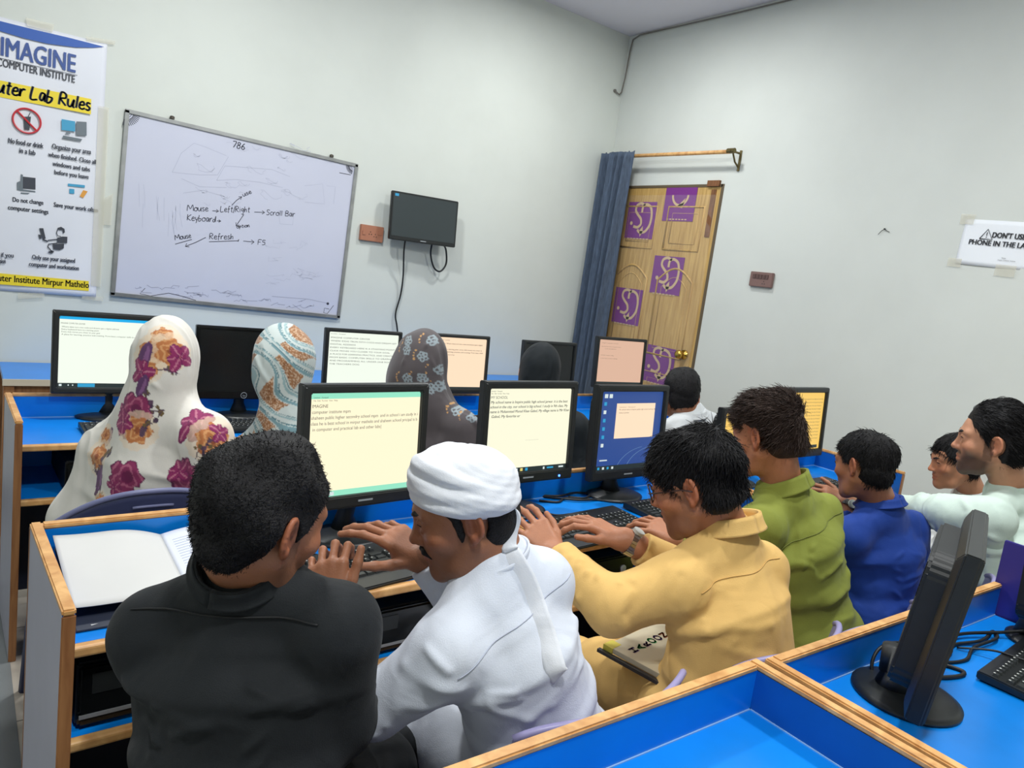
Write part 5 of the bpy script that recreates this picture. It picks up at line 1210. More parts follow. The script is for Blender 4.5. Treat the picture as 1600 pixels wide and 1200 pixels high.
def legs(t, P, fw, lat, m_, knee=.40, drop=.0, h=.010, splay=.10, foot=True, seed=3, lap=0.0):
    P = np.array(P); fw = unit(np.array((fw[0], fw[1], 0))); lat = unit(np.array((lat[0], lat[1], 0))); B = Body(h)
    B.ec(P-lat*.02-np.array((0, 0, .02)), P+lat*.02-np.array((0, 0, .02)), .16, .16, .09, .09, fw, .05)
    for q in (-1, 1):
        K = P+fw*knee+lat*q*splay; K[2] = .475; A = np.array((K[0]+fw[0]*.04, K[1]+fw[1]*.04, .09)); H = P+lat*q*.085; H[2] = max(P[2]-.03, .51)
        B.rc(H, K, .088, .070, .06); B.rc(K, A, .070, .058, .04)
    V, Q = B.mesh(); V = folds(V, Q, .005, seed, 20); put(t, 'trousers', V, Q, m_)
    if foot:
        for q in (-1, 1):
            K = P+fw*knee+lat*q*splay; A = np.array((K[0]+fw[0]*.04, K[1]+fw[1]*.04, .045)); B = Body(.007)
            B.rc(A-fw*.05, A+fw*.13, .040, .032, .02); B.fn(lambda p: -(p[..., 2]-.004), A-.2, A+.2, 0, False) if False else None
            V, Q = B.mesh(); V[:, 2] = np.maximum(V[:, 2], .002); put(t, 'shoe', V, Q, mat('dark_shoe', srgb(38, 34, 32), 0.5))
# ------------------------------------------------------------------ the twelve people
def cloth(name, col, rough=0.8, sheen=0.06, bump=0.12, bscale=420, noise=0.03, wr=0.30, wscale=3.6):
    """Woven cloth: fine weave plus soft ridged wrinkles in the bump."""
    if name in MATS: return MATS[name]
    M = mat(name, col, rough, noise=noise, scale=12, bump=bump, bscale=bscale, spec=0.2, sheen=sheen); nt = M.node_tree
    fine = [n for n in nt.nodes if n.type == 'BUMP'][0]; tc = [n for n in nt.nodes if n.type == 'TEX_COORD'][0]; prev = None
    for sc, st_ in ((wscale, wr), (wscale*2.3, wr*0.28)):
        n = nt.nodes.new('ShaderNodeTexNoise'); n.inputs['Scale'].default_value = sc; n.inputs['Detail'].default_value = 1.5; n.inputs['Distortion'].default_value = 1.4
        nt.links.new(tc.outputs['Object'], n.inputs['Vector'])
        a = nt.nodes.new('ShaderNodeMath'); a.operation = 'SUBTRACT'; a.inputs[1].default_value = 0.5; nt.links.new(n.outputs['Fac'], a.inputs[0])
        c = nt.nodes.new('ShaderNodeMath'); c.operation = 'ABSOLUTE'; nt.links.new(a.outputs[0], c.inputs[0])
        r = nt.nodes.new('ShaderNodeMapRange'); r.interpolation_type = 'SMOOTHSTEP'; r.inputs['From Min'].default_value = 0.0; r.inputs['From Max'].default_value = 0.24; r.inputs['To Min'].default_value = 1; r.inputs['To Max'].default_value = 0
        nt.links.new(c.outputs[0], r.inputs['Value'])
        k = nt.nodes.new('ShaderNodeBump'); k.inputs['Strength'].default_value = st_; k.inputs['Distance'].default_value = 0.012
        nt.links.new(r.outputs['Result'], k.inputs['Height'])
        if prev: nt.links.new(prev.outputs['Normal'], k.inputs['Normal'])
        prev = k
    nt.links.new(prev.outputs['Normal'], fine.inputs['Normal'])
    return M
def drape_lines(P, SL, SR, M, up, lat, fw, L, Rr, seed, k=1.0):
    """Cloth folds that run from the armpits over the back, from the shoulders down, and round the elbows."""
    r = np.random.RandomState(seed); out = []
    for S, q, (E, Wt, _) in ((SL, 1, L), (SR, -1, Rr)):
        A = S-up*.055-fw*.075
        for j in range(4):
            c = A+lat*q*r.uniform(.07, .15)-up*(j*.045+r.uniform(-.01, .02)); m_ = (A+c)/2-fw*.03-up*r.uniform(0, .02)
            out.append(([A-up*.012*j, m_, c-fw*.02], k*r.uniform(.003, .006), r.uniform(.006, .010)))
        for j in range(3):
            c = P+lat*-q*r.uniform(.05, .15)+up*(.06+.09*j)-fw*.11; out.append(([c, c+lat*q*.07+up*.02-fw*.01, c+lat*q*.15+up*r.uniform(-.02, .05)-fw*.01], k*r.uniform(.003, .006), r.uniform(.007, .012)))
        E = np.array(E); d1 = unit(E-S); d2 = unit(np.array(Wt)-E); sd = unit(np.cross(d1, d2)+1e-6); o_ = unit(d1-d2)
        for j in range(5):
            c = E+(d2*(.03*j-.02) if j > 1 else -d1*(.05-.03*j)); t = r.uniform(-.6, .6)
            out.append(([c+sd*.06, c+o_*.055+d1*.01*t, c-sd*.06]+([] if j % 2 else [c-o_*.05]), k*r.uniform(.003, .006), r.uniform(.006, .009)))
        for j in range(2):
            c = np.array(Wt)+(E-np.array(Wt))*(.16+.16*j); out.append(([c+sd*.05, c+o_*.045, c-sd*.05, c-o_*.045, c+sd*.05], k*.003, .007))
    return out
def figure(label, P, SL, SR, N, hc, fr, hs, L, Rr, cl, tone, hskin=.0035, hcl=.005, w=1.0, bulge=0.0, infl=.010, stub=0.0, sleeve=(.060, .052, .042), amp=.0035, fseed=1, ffreq=17, lines=(), hands=True, lapw=.105, knee=.38, neck=.052, belly=0.0, lipc=0.8, foot=True, lathem=True, fk=1.0, hip=1.0, flat=0.0):
    """Body of skin, kameez or shirt, trousers; L / Rr = (elbow, wrist, hand kwargs)."""
    P, SL, SR, N, hc = map(np.array, (P, SL, SR, N, hc)); loc = (float(P[0]), float(P[1]), 0.0)
    t = person(label, loc); cuffs = [(k or {}).pop('cuff', .97) for k in (L[2], Rr[2])]
    B = Body(hskin); T = add_head(B, hc, fr, hs, flat)
    fr = np.array(fr)
    B.rc(hc-hs*.030*fr[1]-hs*.045*fr[2], N+np.array((0, 0, .01)), neck*hs, (neck+.006)*hs, .035)
    M, up, lat, fw = torso_axes(P, SL, SR); half = np.linalg.norm(SR-SL)/2
    B.rc(N, M-up*.05, .044, .055, .02); B.rc(SL, SR, .040, .040, .03); B.ec(P, M-up*.08, half*.72, half*.8, .075, .085, lat, .04)
    for S, (E, Wt, hk) in ((SL, L), (SR, Rr)):
        E, Wt = np.array(E), np.array(Wt)
        B.rc(S, E, .046*w, .038*w, .03); B.rc(E, Wt, .038*w, .026*w, .02)
        if hk: hand(B, Wt, **hk)
    V, Q = B.mesh(); col = face_paint(V, SKIN_TONES[tone], hc, fr, hs, stub, lipc); body = put(t, 'body', V, Q, SKIN, col)
    B = Body(hcl); trunk(B, P, SL, SR, N, w, bulge, infl, .10, belly, hip=hip)
    for S, (E, Wt, hk), cu in ((SL, L, cuffs[0]), (SR, Rr, cuffs[1])):
        E, Wt = np.array(E), np.array(Wt); cf = E+(Wt-E)*cu
        B.rc(S, E, sleeve[0]*w, sleeve[1]*w, .025); B.rc(E, cf, sleeve[1]*w, sleeve[2]*w, .02, False, True)
    fh = unit(np.array((fw[0], fw[1], 0))); lh = unit(np.array((lat[0], lat[1], 0)))
    if lathem:
        for q in (-1, 1):
            H = P+lh*q*.085; H[2] = max(P[2]-.01, .52); K = H+fh*knee*.8+lh*q*.01; K[2] = .50; B.rc(H, K, lapw, lapw*.82, .05)
    V, Q = B.mesh(); V = relax(V, Q, 1)
    N_ = vnormals(V, Q); V = folds(V, Q, amp, fseed, ffreq, aniso=lat*.3+up); 
    V = creases(V, Q, list(lines)+drape_lines(P, SL, SR, M, up, lat, fw, L, Rr, fseed, fk))
    shirt = put(t, 'shirt', V, Q, cl)
    legs(t, P, fh, lh, cl, knee=knee, foot=foot, seed=fseed)
    return dict(t=t, hc=hc, fr=fr, hs=hs, T=T, up=up, lat=lat, fw=fw, M=M, N=N, P=P, shirt=(V, Q))
def hair(f, m_=None, h=.0035, nst=2500, ln=.016, st=None, **k):
    B = Body(h); hair_shape(B, None, f['hc'], f['fr'], f['hs'], **k); V, Q = B.mesh()
    vs, qs = strands('hair', V, Q, nst, ln, f['hc'], f['fr'], f['hs'], None, None, **(st or {}))
    return put(f['t'], 'hair', np.concatenate([V, vs]), np.concatenate([Q, qs+len(V)]), m_ or HAIR)
def seam(f, pts, m_, r=.0022, back=True, name='seam', steps=40, off=.0015):
    """A stitched line laid on the shirt: pts (lat, up) offsets from the shoulder middle, dropped onto the cloth from behind."""
    from mathutils.bvhtree import BVHTree
    V, Q = f['shirt']; bv = BVHTree.FromPolygons([tuple(v) for v in V], [tuple(q) for q in Q.tolist()])
    o = np.array(f['t'].location); out = []
    a = np.array(pts, float); tt = np.linspace(0, len(a)-1, steps); X = np.interp(tt, range(len(a)), a[:, 0]); Y = np.interp(tt, range(len(a)), a[:, 1])
    d = f['fw'] if back else -f['fw']
    for x, y in zip(X, Y):
        s0 = f['M']+f['lat']*x+f['up']*y-d*.5; hit = bv.ray_cast(Vector(s0), Vector(d))
        if hit[0] is not None: out.append(np.array(hit[0])+np.array(hit[1])*off*(1 if np.dot(hit[1], -d) > 0 else -1)-o)
    if len(out) > 2: return MB().tube(out, r, 5).build(name, m_, f['t'], smooth=True)

# --- man in black
f = figure('young man in black shirt seen from behind turning his head to the right', (0.365, 1.03, .53), W(243, 990, 1.23), W(528, 988, 1.16), W(388, 897, 1.185), W(408, 815, 1.15), head_frame(72, 12, 3), 1.0,
    (W(300, 1120, 1.35), W(514, 958, 1.285), dict(d=UP*1.0-RT*.12+FW*.35, n=-FW+UP*.25, s_=RT, sc=.92, fcurl=[(30, 62, 45), (32, 66, 50), (34, 68, 50), (38, 68, 50)], thumb=(.95, .52, .10), tcurl=6)),
    (W(528, 1125, 1.20), W(470, 1020, 1.43), dict(d=FW+RT*.3, n=UP, s_=-RT)),
    cloth('black_shirt_cloth', srgb(30, 33, 36), .75, .05), 'brown', hskin=.0032, hcl=.0045, w=1.06, infl=.012, stub=.55, sleeve=(.062, .056, .045), amp=.0028, fseed=4, ffreq=15)
BLK_SEAM = mat('black_stitching', srgb(14, 15, 17), .7); SHIRTB = MATS['black_shirt_cloth']
seam(f, [(-.165, .040), (-.1, .046), (0, .048), (.1, .046), (.165, .040)], BLK_SEAM, .0018, name='yoke_seam')
nd = unit(f['hc']-.03*f['fr'][1]-.045*f['fr'][2]-f['N'])
collar(f['t'], f['N']+nd*.030, nd, unit(f['fw']-nd*np.dot(f['fw'], nd)), unit(np.cross(f['fw'], nd)), SHIRTB, r=.061, h=.036, flare=.002, fold=.024, drop=.012)
hair(f, nst=15000, ln=.011, grow=.013, top=.012, lump=.005, lf=70, seed=2, back=.004, side_y=.042, nape=-.070, st=dict(spread=1.5, curl=.6, lift=.55, wid=.0011, seed=3, seg=4))
eyes(f['t'], f['hc'], f['fr'], f['hs']); brows(f['t'], f['hc'], f['fr'], f['hs'])

# --- man in white with a turban
WHT = cloth('white_kameez_cloth', srgb(214, 220, 232), .7, .05)
f = figure('moustached man in white kameez and white wound turban leaning left', (0.955, 0.985, .54), W(702, 1022, 1.285), W(842, 912, 1.43), W(774, 884, 1.385), W(731, 802, 1.36), head_frame(-59, 19, -2), .97,
    (W(585, 1105, 1.31), W(470, 1090, 1.47), dict(d=-RT+FW*.3, n=UP, s_=UP+FW)),
    (W(752, 980, 1.50), W(668, 874, 1.47), dict(d=-RT*.78+UP*.50+FW*.15, n=UP*.7+RT*.45-FW*.45, s_=-FW*.6-UP*.5-RT*.3, fcurl=[(5, 18, 12), (14, 22, 15), (20, 28, 20), (24, 30, 22)], thumb=(.62, .74, -.12), tcurl=4, spreadf=1.9)),
    WHT, 'brown', hskin=.003, hcl=.0045, w=1.02, infl=.014, stub=.30, sleeve=(.062, .055, .043), amp=.0032, fseed=9, ffreq=14, bulge=.02, hip=1.18, flat=.024,
    lines=[([W(682, 962, 1.22), W(700, 1000, 1.20), W(726, 1046, 1.20)], .005, .006), ([W(640, 1040, 1.25), W(690, 1075, 1.22), W(725, 1085, 1.22)], .008, .012), ([W(620, 1095, 1.26), W(680, 1105, 1.24), W(730, 1120, 1.22)], .007, .011), ([W(660, 1010, 1.22), W(700, 1050, 1.21)], .006, .009)])
tw = f
collar(f['t'], f['N']+np.array((0, 0, .000)), unit(f['up']+np.array((0, 0, .6))), f['fw'], f['lat'], WHT, r=.064, h=.034, flare=.003, drop=.02)
eyes(f['t'], f['hc'], f['fr'], f['hs'], look=(-.1, 1, -.25)); brows(f['t'], f['hc'], f['fr'], f['hs'], thick=.0048)
hair_strip(f['t'], 'moustache', f['hc'], f['fr'], f['hs'], [([(-.030, .082, -.060), (-.016, .0945, -.0505), (0, .099, -.0475), (.016, .0945, -.0505), (.030, .082, -.060)], [.0028, .0058, .0050, .0058, .0028])], HAIR)
for q in (-1, 1): hair_strip(f['t'], 'sideburn', f['hc'], f['fr'], f['hs'], [([(q*.0665, .022, .040), (q*.0690, .019, .012), (q*.0675, .017, -.012), (q*.0640, .018, -.030)], [.011, .009, .0065, .003]), ([(q*.0650, .036, .045), (q*.0685, .024, .020)], [.012, .006])], HAIR)
hair_strip(f['t'], 'goatee', f['hc'], f['fr'], f['hs'], [([(-.012, .083, -.088), (0, .088, -.086), (.012, .083, -.088)], .0045), ([(0, .086, -.090), (0, .078, -.108)], [.006, .004])], HAIR)
hair(f, nst=2500, ln=.012, grow=.004, top=-.01, lump=.001, seed=5, back=-.028, side_y=.052, nape=-.066, st=dict(spread=.5, flow=(0, -.2, -1), lift=.1, wid=.0009, seed=6, zmin=-.2))
# turban: a dome of cloth with wrapped bands and a tail down the back
def turban(f):
    hc = f['hc']; fr = head_frame(-59, 5, -2); T = lambda x, y, z: hc+x*fr[0]+y*fr[1]+z*fr[2]
    B = Body(.0032)
    B.ell(T(0, .004, .054), (.083, .094, .069), fr, .02)
    B.ell(T(0, -.004, .066), (.068, .076, .053), fr, .03)
    for k in range(5):                          # bands, each tilted a little differently, crossing above the brow
        a = np.linspace(0, 2*math.pi, 40)
        tilt = (.02, .14, .30, .44, .20)[k]; zc = (.038, .048, .058, .068, .078)[k]; rx = (.0780, .0805, .080, .075, .068)[k]; ry = (.086, .089, .088, .083, .075)[k]; side = (.02, -.10, .14, -.20, .3)[k]
        pts = [T(rx*math.sin(q), .007+ry*math.cos(q), zc+tilt*.11*math.cos(q)*.6+side*.06*math.sin(q)) for q in a]
        B.chain(pts, [.0135+.002*math.sin(3*q+k) for q in a], .007)
    def cut(p):
        q = (p-hc)@fr.T; return (.030+.16*q[..., 1]*(q[..., 1] > 0)-.06*np.minimum(q[..., 1], 0)*-1)-q[..., 2]
    V, Q = B.mesh(); N_ = vnormals(V, Q); q = (V-hc)@fr.T
    th = np.arctan2(q[:, 0], q[:, 1]); V = V+N_*(.0005*np.sin((q[:, 2]+.034*np.cos(th+.5)+.012*np.sin(2*th))*260)+.0003*np.sin((q[:, 2]-.03*np.cos(th))*520))[:, None]
    tb = put(f['t'], 'turban', V, Q, cloth('turban_cotton', srgb(226, 229, 236), .8, .05))
    # tail: drops from the back of the turban, bends over the collar and hangs on the back
    px = [(793, 792, 1.34), (806, 806, 1.335), (800, 832, 1.335), (796, 855, 1.325), (806, 880, 1.305), (822, 915, 1.285), (840, 965, 1.27), (856, 1010, 1.262), (870, 1055, 1.258), (876, 1064, 1.258)]
    P_ = smooth_path([W(*c) for c in px], 7); wd = np.interp(np.linspace(0, 1, len(P_)), [0, .25, .42, .6, 1], [.010, .011, .017, .019, .0185])
    from mathutils.bvhtree import BVHTree
    SV, SQ = f['shirt']; bv = BVHTree.FromPolygons([tuple(v) for v in SV], [tuple(k) for k in SQ.tolist()])
    g = MB(); vs = []; o = np.array(f['t'].location)
    for i, c in enumerate(P_):
        tg = unit(P_[min(i+1, len(P_)-1)]-P_[max(i-1, 0)]); sd = unit(np.cross(tg, -FW)); tw_ = max(0, 1-i/len(P_)*2.6); sd = unit(sd*(1-tw_*.6)+FW*tw_*.6)
        h_ = bv.ray_cast(Vector(c-FW*.4), Vector(FW))
        if h_[0] is not None and i > 22: c = np.array(h_[0])-FW*.0075
        for j in np.linspace(-1, 1, 7): vs.append(c+sd*wd[i]*j-FW*(.0015*math.cos(j*2.5)+.001*math.sin(i*.5))-o)
    n = len(P_); g.add(vs, [(i*7+j, i*7+j+1, (i+1)*7+j+1, (i+1)*7+j) for i in range(n-1) for j in range(6)])
    g.build('turban_tail', MATS['turban_cotton'], tb, smooth=True, solid=.003)
turban(f)
seam(f, [(-.15, .012), (-.1, .016), (0, .018), (.1, .016), (.15, .012)], mat('white_stitching', srgb(184, 190, 206), .8), .0010, name='yoke_seam')

# --- man in mustard yellow with glasses
YL = cloth('mustard_shirt_cloth', srgb(222, 182, 112), .78, .05)
f = figure('man in mustard yellow shirt and round glasses typing with both hands', (1.455, 0.945, .53), W(1056, 915, 1.63), W(1182, 892, 1.80), W(1132, 838, 1.735), W(1088, 758, 1.72), head_frame(-25, 23, -4), 1.0,
    (W(955, 948, 1.60), W(868, 870, 1.735), dict(d=-RT*.50+UP*.62+FW*.45, n=UP*.75-FW*.6, s_=RT+UP*.3, curl=(14, 24, 18), thumb=(.8, .5, -.2), spreadf=.8)),
    (W(1105, 915, 1.88), W(978, 844, 1.85), dict(cuff=.83, d=-RT*.90+UP*.42+FW*.2, n=UP*.85+RT*.3-FW*.2, s_=-FW*.75-UP*.4, fcurl=[(18, 28, 18), (16, 26, 18), (12, 24, 15), (10, 20, 15)], thumb=(.90, .45, -.15), tcurl=0, spreadf=1.2)),
    YL, 'warm', hskin=.0035, hcl=.005, w=1.05, infl=.014, bulge=.045, hip=1.25, stub=.45, sleeve=(.062, .056, .044), amp=.0032, fseed=21, ffreq=14,
    lines=[([W(1062, 900, 1.56), W(1052, 940, 1.54), W(1068, 975, 1.55)], -.006, .012), ([W(985, 925, 1.55), W(965, 960, 1.53), W(985, 1000, 1.55)], .006, .012), ([W(925, 915, 1.62), W(905, 935, 1.6)], .007, .010), ([W(1085, 1000, 1.55), W(1140, 985, 1.56), W(1200, 975, 1.6)], .006, .012), ([W(1075, 960, 1.55), W(1120, 1010, 1.55), W(1200, 1030, 1.6)], .006, .013)])
collar(f['t'], f['N']+np.array((0, 0, .020)), unit(f['up']+np.array((0, 0, .5))), f['fw'], f['lat'], YL, r=.066, h=.048, flare=.004, fold=.036, drop=.03)
seam(f, [(-.15, .028), (-.1, .034), (0, .036), (.1, .034), (.15, .028)], mat('mustard_stitching', srgb(208, 168, 100), .8), .0010, name='yoke_seam')
hair(f, nst=9000, ln=.032, grow=.013, top=.010, fringe=.012, lump=.007, lf=50, seed=8, side_y=.044, temple=.060, nape=-.064, back=.004, st=dict(spread=.5, curl=.12, lift=.35, wid=.0016, seed=9, zmin=-.028, whorl=(.01, -.07, .115), flow=(0, .2, -.3)))
eyes(f['t'], f['hc'], f['fr'], f['hs']); brows(f['t'], f['hc'], f['fr'], f['hs'])
def glasses(f):
    hc, fr = f['hc'], f['fr']; o = np.array(f['t'].location); T = lambda x, y, z: tuple(hc+x*fr[0]+y*fr[1]+z*fr[2]-o)
    g = MB()
    for q in (-1, 1):
        g.tube([T(q*.034+.024*math.cos(a), .103-.010*abs(math.cos(a))*(1 if q*math.cos(a) > 0 else 0), .004+.022*math.sin(a)) for a in np.linspace(0, 2*math.pi, 33)[:-1]], .0019, 6, closed=True)
        g.tube([T(q*.058, .096, .010), T(q*.072, .075, .011), T(q*.083, .010, .012), T(q*.083, -.015, .004), T(q*.080, -.026, -.012)], .0018, 6)
    g.tube([T(-.010, .105, .008), T(0, .109, .011), T(.010, .105, .008)], .0018, 6)
    fm_ = g.build('glasses', mat('dark_brown_spectacle_frame', srgb(58, 36, 34), .3), f['t'], smooth=True)
    l = MB()
    for q in (-1, 1): flat_poly(l, [(q*.034+.0235*math.cos(a), .004+.0215*math.sin(a)) for a in np.linspace(0, 2*math.pi, 28)[:-1]], 0, 0, lambda X, Y, Z: T(X, .102, Y))
    l.build('lens', mat('lens_glass', (.95, .97, 1, 1), .02, alpha=.16, spec=.8), fm_)
glasses(f)
def watch(f, p, ax, r, m_, face, fdir, name='wristwatch'):
    o = np.array(f['t'].location); ax = unit(ax); u = unit(np.cross(ax, fdir)); v = unit(np.cross(u, ax)); g = MB(); n = 26
    for k in range(n):
        a = 2*math.pi*k/n; c = np.array(p)+r*(math.cos(a)*u+math.sin(a)*v)
        tdir = -math.sin(a)*u+math.cos(a)*v; rd = math.cos(a)*u+math.sin(a)*v; w2 = 2*math.pi*r/n*.46
        vs = [c+sx*w2*tdir+sy*.0105*ax+sz*.0016*rd-o for sz in (-1, 1) for sy in (-1, 1) for sx in (-1, 1)]
        g.add(vs, [(0, 2, 3, 1), (4, 5, 7, 6), (0, 1, 5, 4), (2, 6, 7, 3), (0, 4, 6, 2), (1, 3, 7, 5)])
    w_ = g.build(name, m_, f['t']); d = MB(); c = np.array(p)+v*(r+.003)-o
    d.tube([tuple(c-v*.004), tuple(c+v*.004)], .015, 20); d.build('watch_case', face, w_, smooth=False)
watch(f, W(986, 848, 1.85), W(978, 844, 1.85)-W(1105, 915, 1.88), .0325, STEEL, mat('silver_dial', srgb(196, 196, 190), .3), UP-FW*.3)

# --- youth in olive green
GR = cloth('olive_shirt_cloth', srgb(132, 140, 62), .8, .05)
f = figure('youth in olive green shirt with tousled brown hair seen from behind', (2.075, 1.075, .54), W(1190, 824, 2.09), W(1282, 806, 2.27), W(1222, 768, 2.17), W(1199, 682, 2.15), head_frame(-4, 14, -3), .98,
    (W(1135, 905, 2.11), W(1062, 842, 2.15), dict(d=-RT*.85+UP*.42+FW*.25, n=UP*.8-FW*.5, s_=RT*.2-UP*.6-FW*.2, curl=(22, 32, 24), thumb=(.8, .5, -.3), sc=.95)),
    (W(1288, 905, 2.36), W(1250, 850, 2.52), dict(d=FW, n=UP, s_=-RT)),
    GR, 'warm', hskin=.004, hcl=.0055, w=.98, infl=.012, stub=.12, amp=.0045, fseed=31, ffreq=15, bulge=.01)
collar(f['t'], f['N']+np.array((0, 0, .008)), unit(f['up']+np.array((0, 0, .6))), f['fw'], f['lat'], GR, r=.064, h=.052, flare=.004, fold=.042, drop=.03)
seam(f, [(-.15, -.020), (-.1, -.012), (0, -.01), (.1, -.012), (.15, -.020)], mat('olive_stitching', srgb(112, 120, 50), .8), .0015, name='yoke_seam')
hair(f, HAIR_B, nst=9000, ln=.040, grow=.008, top=.018, fringe=.014, lump=.007, lf=45, seed=12, side_y=.034, temple=.060, nape=-.060, st=dict(spread=.35, curl=.22, lift=.30, wid=.0016, seed=13, zmin=-.02, whorl=(.02, -.10, .06), flow=(-.2, .5, .1)))
eyes(f['t'], f['hc'], f['fr'], .98); brows(f['t'], f['hc'], f['fr'], .98)

# --- boy in navy blue
NV = cloth('royal_blue_shirt_cloth', srgb(30, 62, 142), .7, .05)
f = figure('boy in royal blue shirt with short black hair seen from behind', (2.52, 1.10, .52), W(1327, 842, 2.40), W(1422, 828, 2.57), W(1374, 792, 2.47), W(1350, 729, 2.45), head_frame(6, 12, 0), .91,
    (W(1318, 900, 2.50), W(1322, 784, 2.62), dict(cuff=.84, d=-RT*.85+UP*.35, n=-FW*.7+UP*.6, s_=UP+FW*.4, curl=(25, 35, 25), sc=.88)),
    (W(1440, 915, 2.58), W(1400, 850, 2.78), dict(d=FW, n=UP, s_=-RT, sc=.88)),
    NV, 'brown', hskin=.0045, hcl=.0055, w=.93, infl=.012, amp=.006, fseed=44, ffreq=15,
    lines=[([W(1352, 845, 2.32), W(1345, 880, 2.32), W(1340, 900, 2.32)], -.008, .014), ([W(1370, 850, 2.32), W(1395, 880, 2.32), W(1390, 960, 2.33)], .008, .016), ([W(1400, 850, 2.33), W(1425, 900, 2.36)], .006, .014)])
collar(f['t'], f['N']+np.array((0, 0, .008)), unit(f['up']+np.array((0, 0, .6))), f['fw'], f['lat'], NV, r=.059, h=.036, flare=.003, fold=.024, drop=.02)
hair(f, nst=6000, ln=.022, grow=.012, top=.006, fringe=.006, lump=.004, lf=55, seed=15, side_y=.034, nape=-.064, st=dict(spread=.6, lift=.25, wid=.0016, seed=16, whorl=(0, -.06, .11), flow=(0, .1, -.4)))
eyes(f['t'], f['hc'], f['fr'], .93); brows(f['t'], f['hc'], f['fr'], .93)
watch(f, W(1322, 790, 2.615), W(1322, 788, 2.62)-W(1318, 900, 2.50)+RT*.1, .031, BLACK_M, mat('pale_watch_face', srgb(170, 180, 170), .3), -FW)

# --- bearded man in mint
MT = cloth('mint_kameez_cloth', srgb(204, 222, 212), .75, .05)
f = figure('bearded man in pale mint kameez in profile at the right frame edge', (2.945, 0.865, .54), W(1548, 812, 2.42), W(1622, 802, 2.66), W(1578, 770, 2.53), W(1551, 692, 2.5), head_frame(-22, 4, -2), 1.0,
    (W(1478, 802, 2.52), W(1412, 792, 2.76), dict(d=FW*.8-RT*.5, n=UP, s_=RT)),
    (W(1640, 880, 2.70), W(1560, 830, 2.95), dict(d=FW, n=UP, s_=-RT)),
    MT, 'light', hskin=.004, hcl=.0055, w=1.05, infl=.012, stub=.85, amp=.0045, fseed=52, ffreq=15, sleeve=(.066, .058, .050),
    lines=[([W(1500, 775, 2.45), W(1515, 800, 2.4), W(1505, 825, 2.45)], .006, .012), ([W(1545, 840, 2.36), W(1580, 850, 2.36), W(1610, 850, 2.4)], .008, .012), ([W(1545, 860, 2.36), W(1580, 890, 2.36), W(1610, 905, 2.4)], .007, .012)])
collar(f['t'], f['N']+np.array((0, 0, .008)), unit(f['up']+np.array((0, 0, .6))), f['fw'], f['lat'], MT, r=.066, h=.030, flare=.003, drop=.02)
hair(f, nst=9000, ln=.030, grow=.009, top=.022, fringe=.000, lump=.006, lf=55, seed=18, side_y=.040, temple=.048, nape=-.058, st=dict(spread=.4, lift=.28, wid=.0017, seed=19, whorl=(0, .12, .10), flow=(0, -1, .1)))
eyes(f['t'], f['hc'], f['fr'], f['hs']); brows(f['t'], f['hc'], f['fr'], f['hs'])

# --- small boy at the end
WB_ = cloth('white_school_shirt_cloth', srgb(222, 226, 228), .75, .05)
f = figure('young boy in white shirt looking down beyond the bearded man', (3.50, 1.23, .50), W(1498, 812, 3.02), W(1560, 800, 3.18), W(1520, 778, 3.10), W(1494, 722, 3.06), head_frame(-46, 12, -4), .92,
    (W(1470, 860, 3.10), W(1440, 840, 3.30), dict(d=FW, n=UP, s_=RT, sc=.85)), (W(1560, 870, 3.25), W(1500, 840, 3.45), dict(d=FW, n=UP, s_=-RT, sc=.85)),
    WB_, 'tan', hskin=.0045, hcl=.007, w=.9, infl=.010, amp=.005, fseed=61)
collar(f['t'], f['N']+np.array((0, 0, .006)), unit(f['up']+np.array((0, 0, .6))), f['fw'], f['lat'], WB_, r=.058, h=.036, flare=.003, fold=.026, drop=.02)
hair(f, nst=2600, ln=.034, grow=.010, top=.006, fringe=.012, lump=.005, lf=50, seed=22, side_y=.036, temple=.060, nape=-.055, st=dict(spread=.35, lift=.12, wid=.0017, seed=23, whorl=(.02, -.06, .11), flow=(0, .3, -.3)))
eyes(f['t'], f['hc'], f['fr'], .92, look=(-.2, 1, -.3)); brows(f['t'], f['hc'], f['fr'], .92)

# --- boy in white by the door
f = figure('black haired boy in white shirt near the door seen from behind', (2.80, 2.20, .52), W(1058, 672, 3.30), W(1128, 668, 3.46), W(1078, 648, 3.37), W(1063, 617, 3.36), head_frame(30, 8, 0), .92,
    (W(1040, 720, 3.40), W(1030, 690, 3.60), dict(d=FW, n=UP, s_=RT, sc=.85)), (W(1135, 715, 3.55), W(1090, 690, 3.75), dict(d=FW, n=UP, s_=-RT, sc=.85)),
    WB_, 'brown', hskin=.005, hcl=.007, w=.92, amp=.005, fseed=71)
collar(f['t'], f['N']+np.array((0, 0, .006)), unit(f['up']+np.array((0, 0, .6))), f['fw'], f['lat'], WB_, r=.058, h=.034, flare=.003, fold=.024, drop=.02)
hair(f, nst=1800, ln=.018, grow=.012, top=.008, lump=.003, seed=25, nape=-.066, st=dict(spread=.6, lift=.2, wid=.0017, seed=26, whorl=(0, -.06, .11), flow=(0, .1, -.4)))

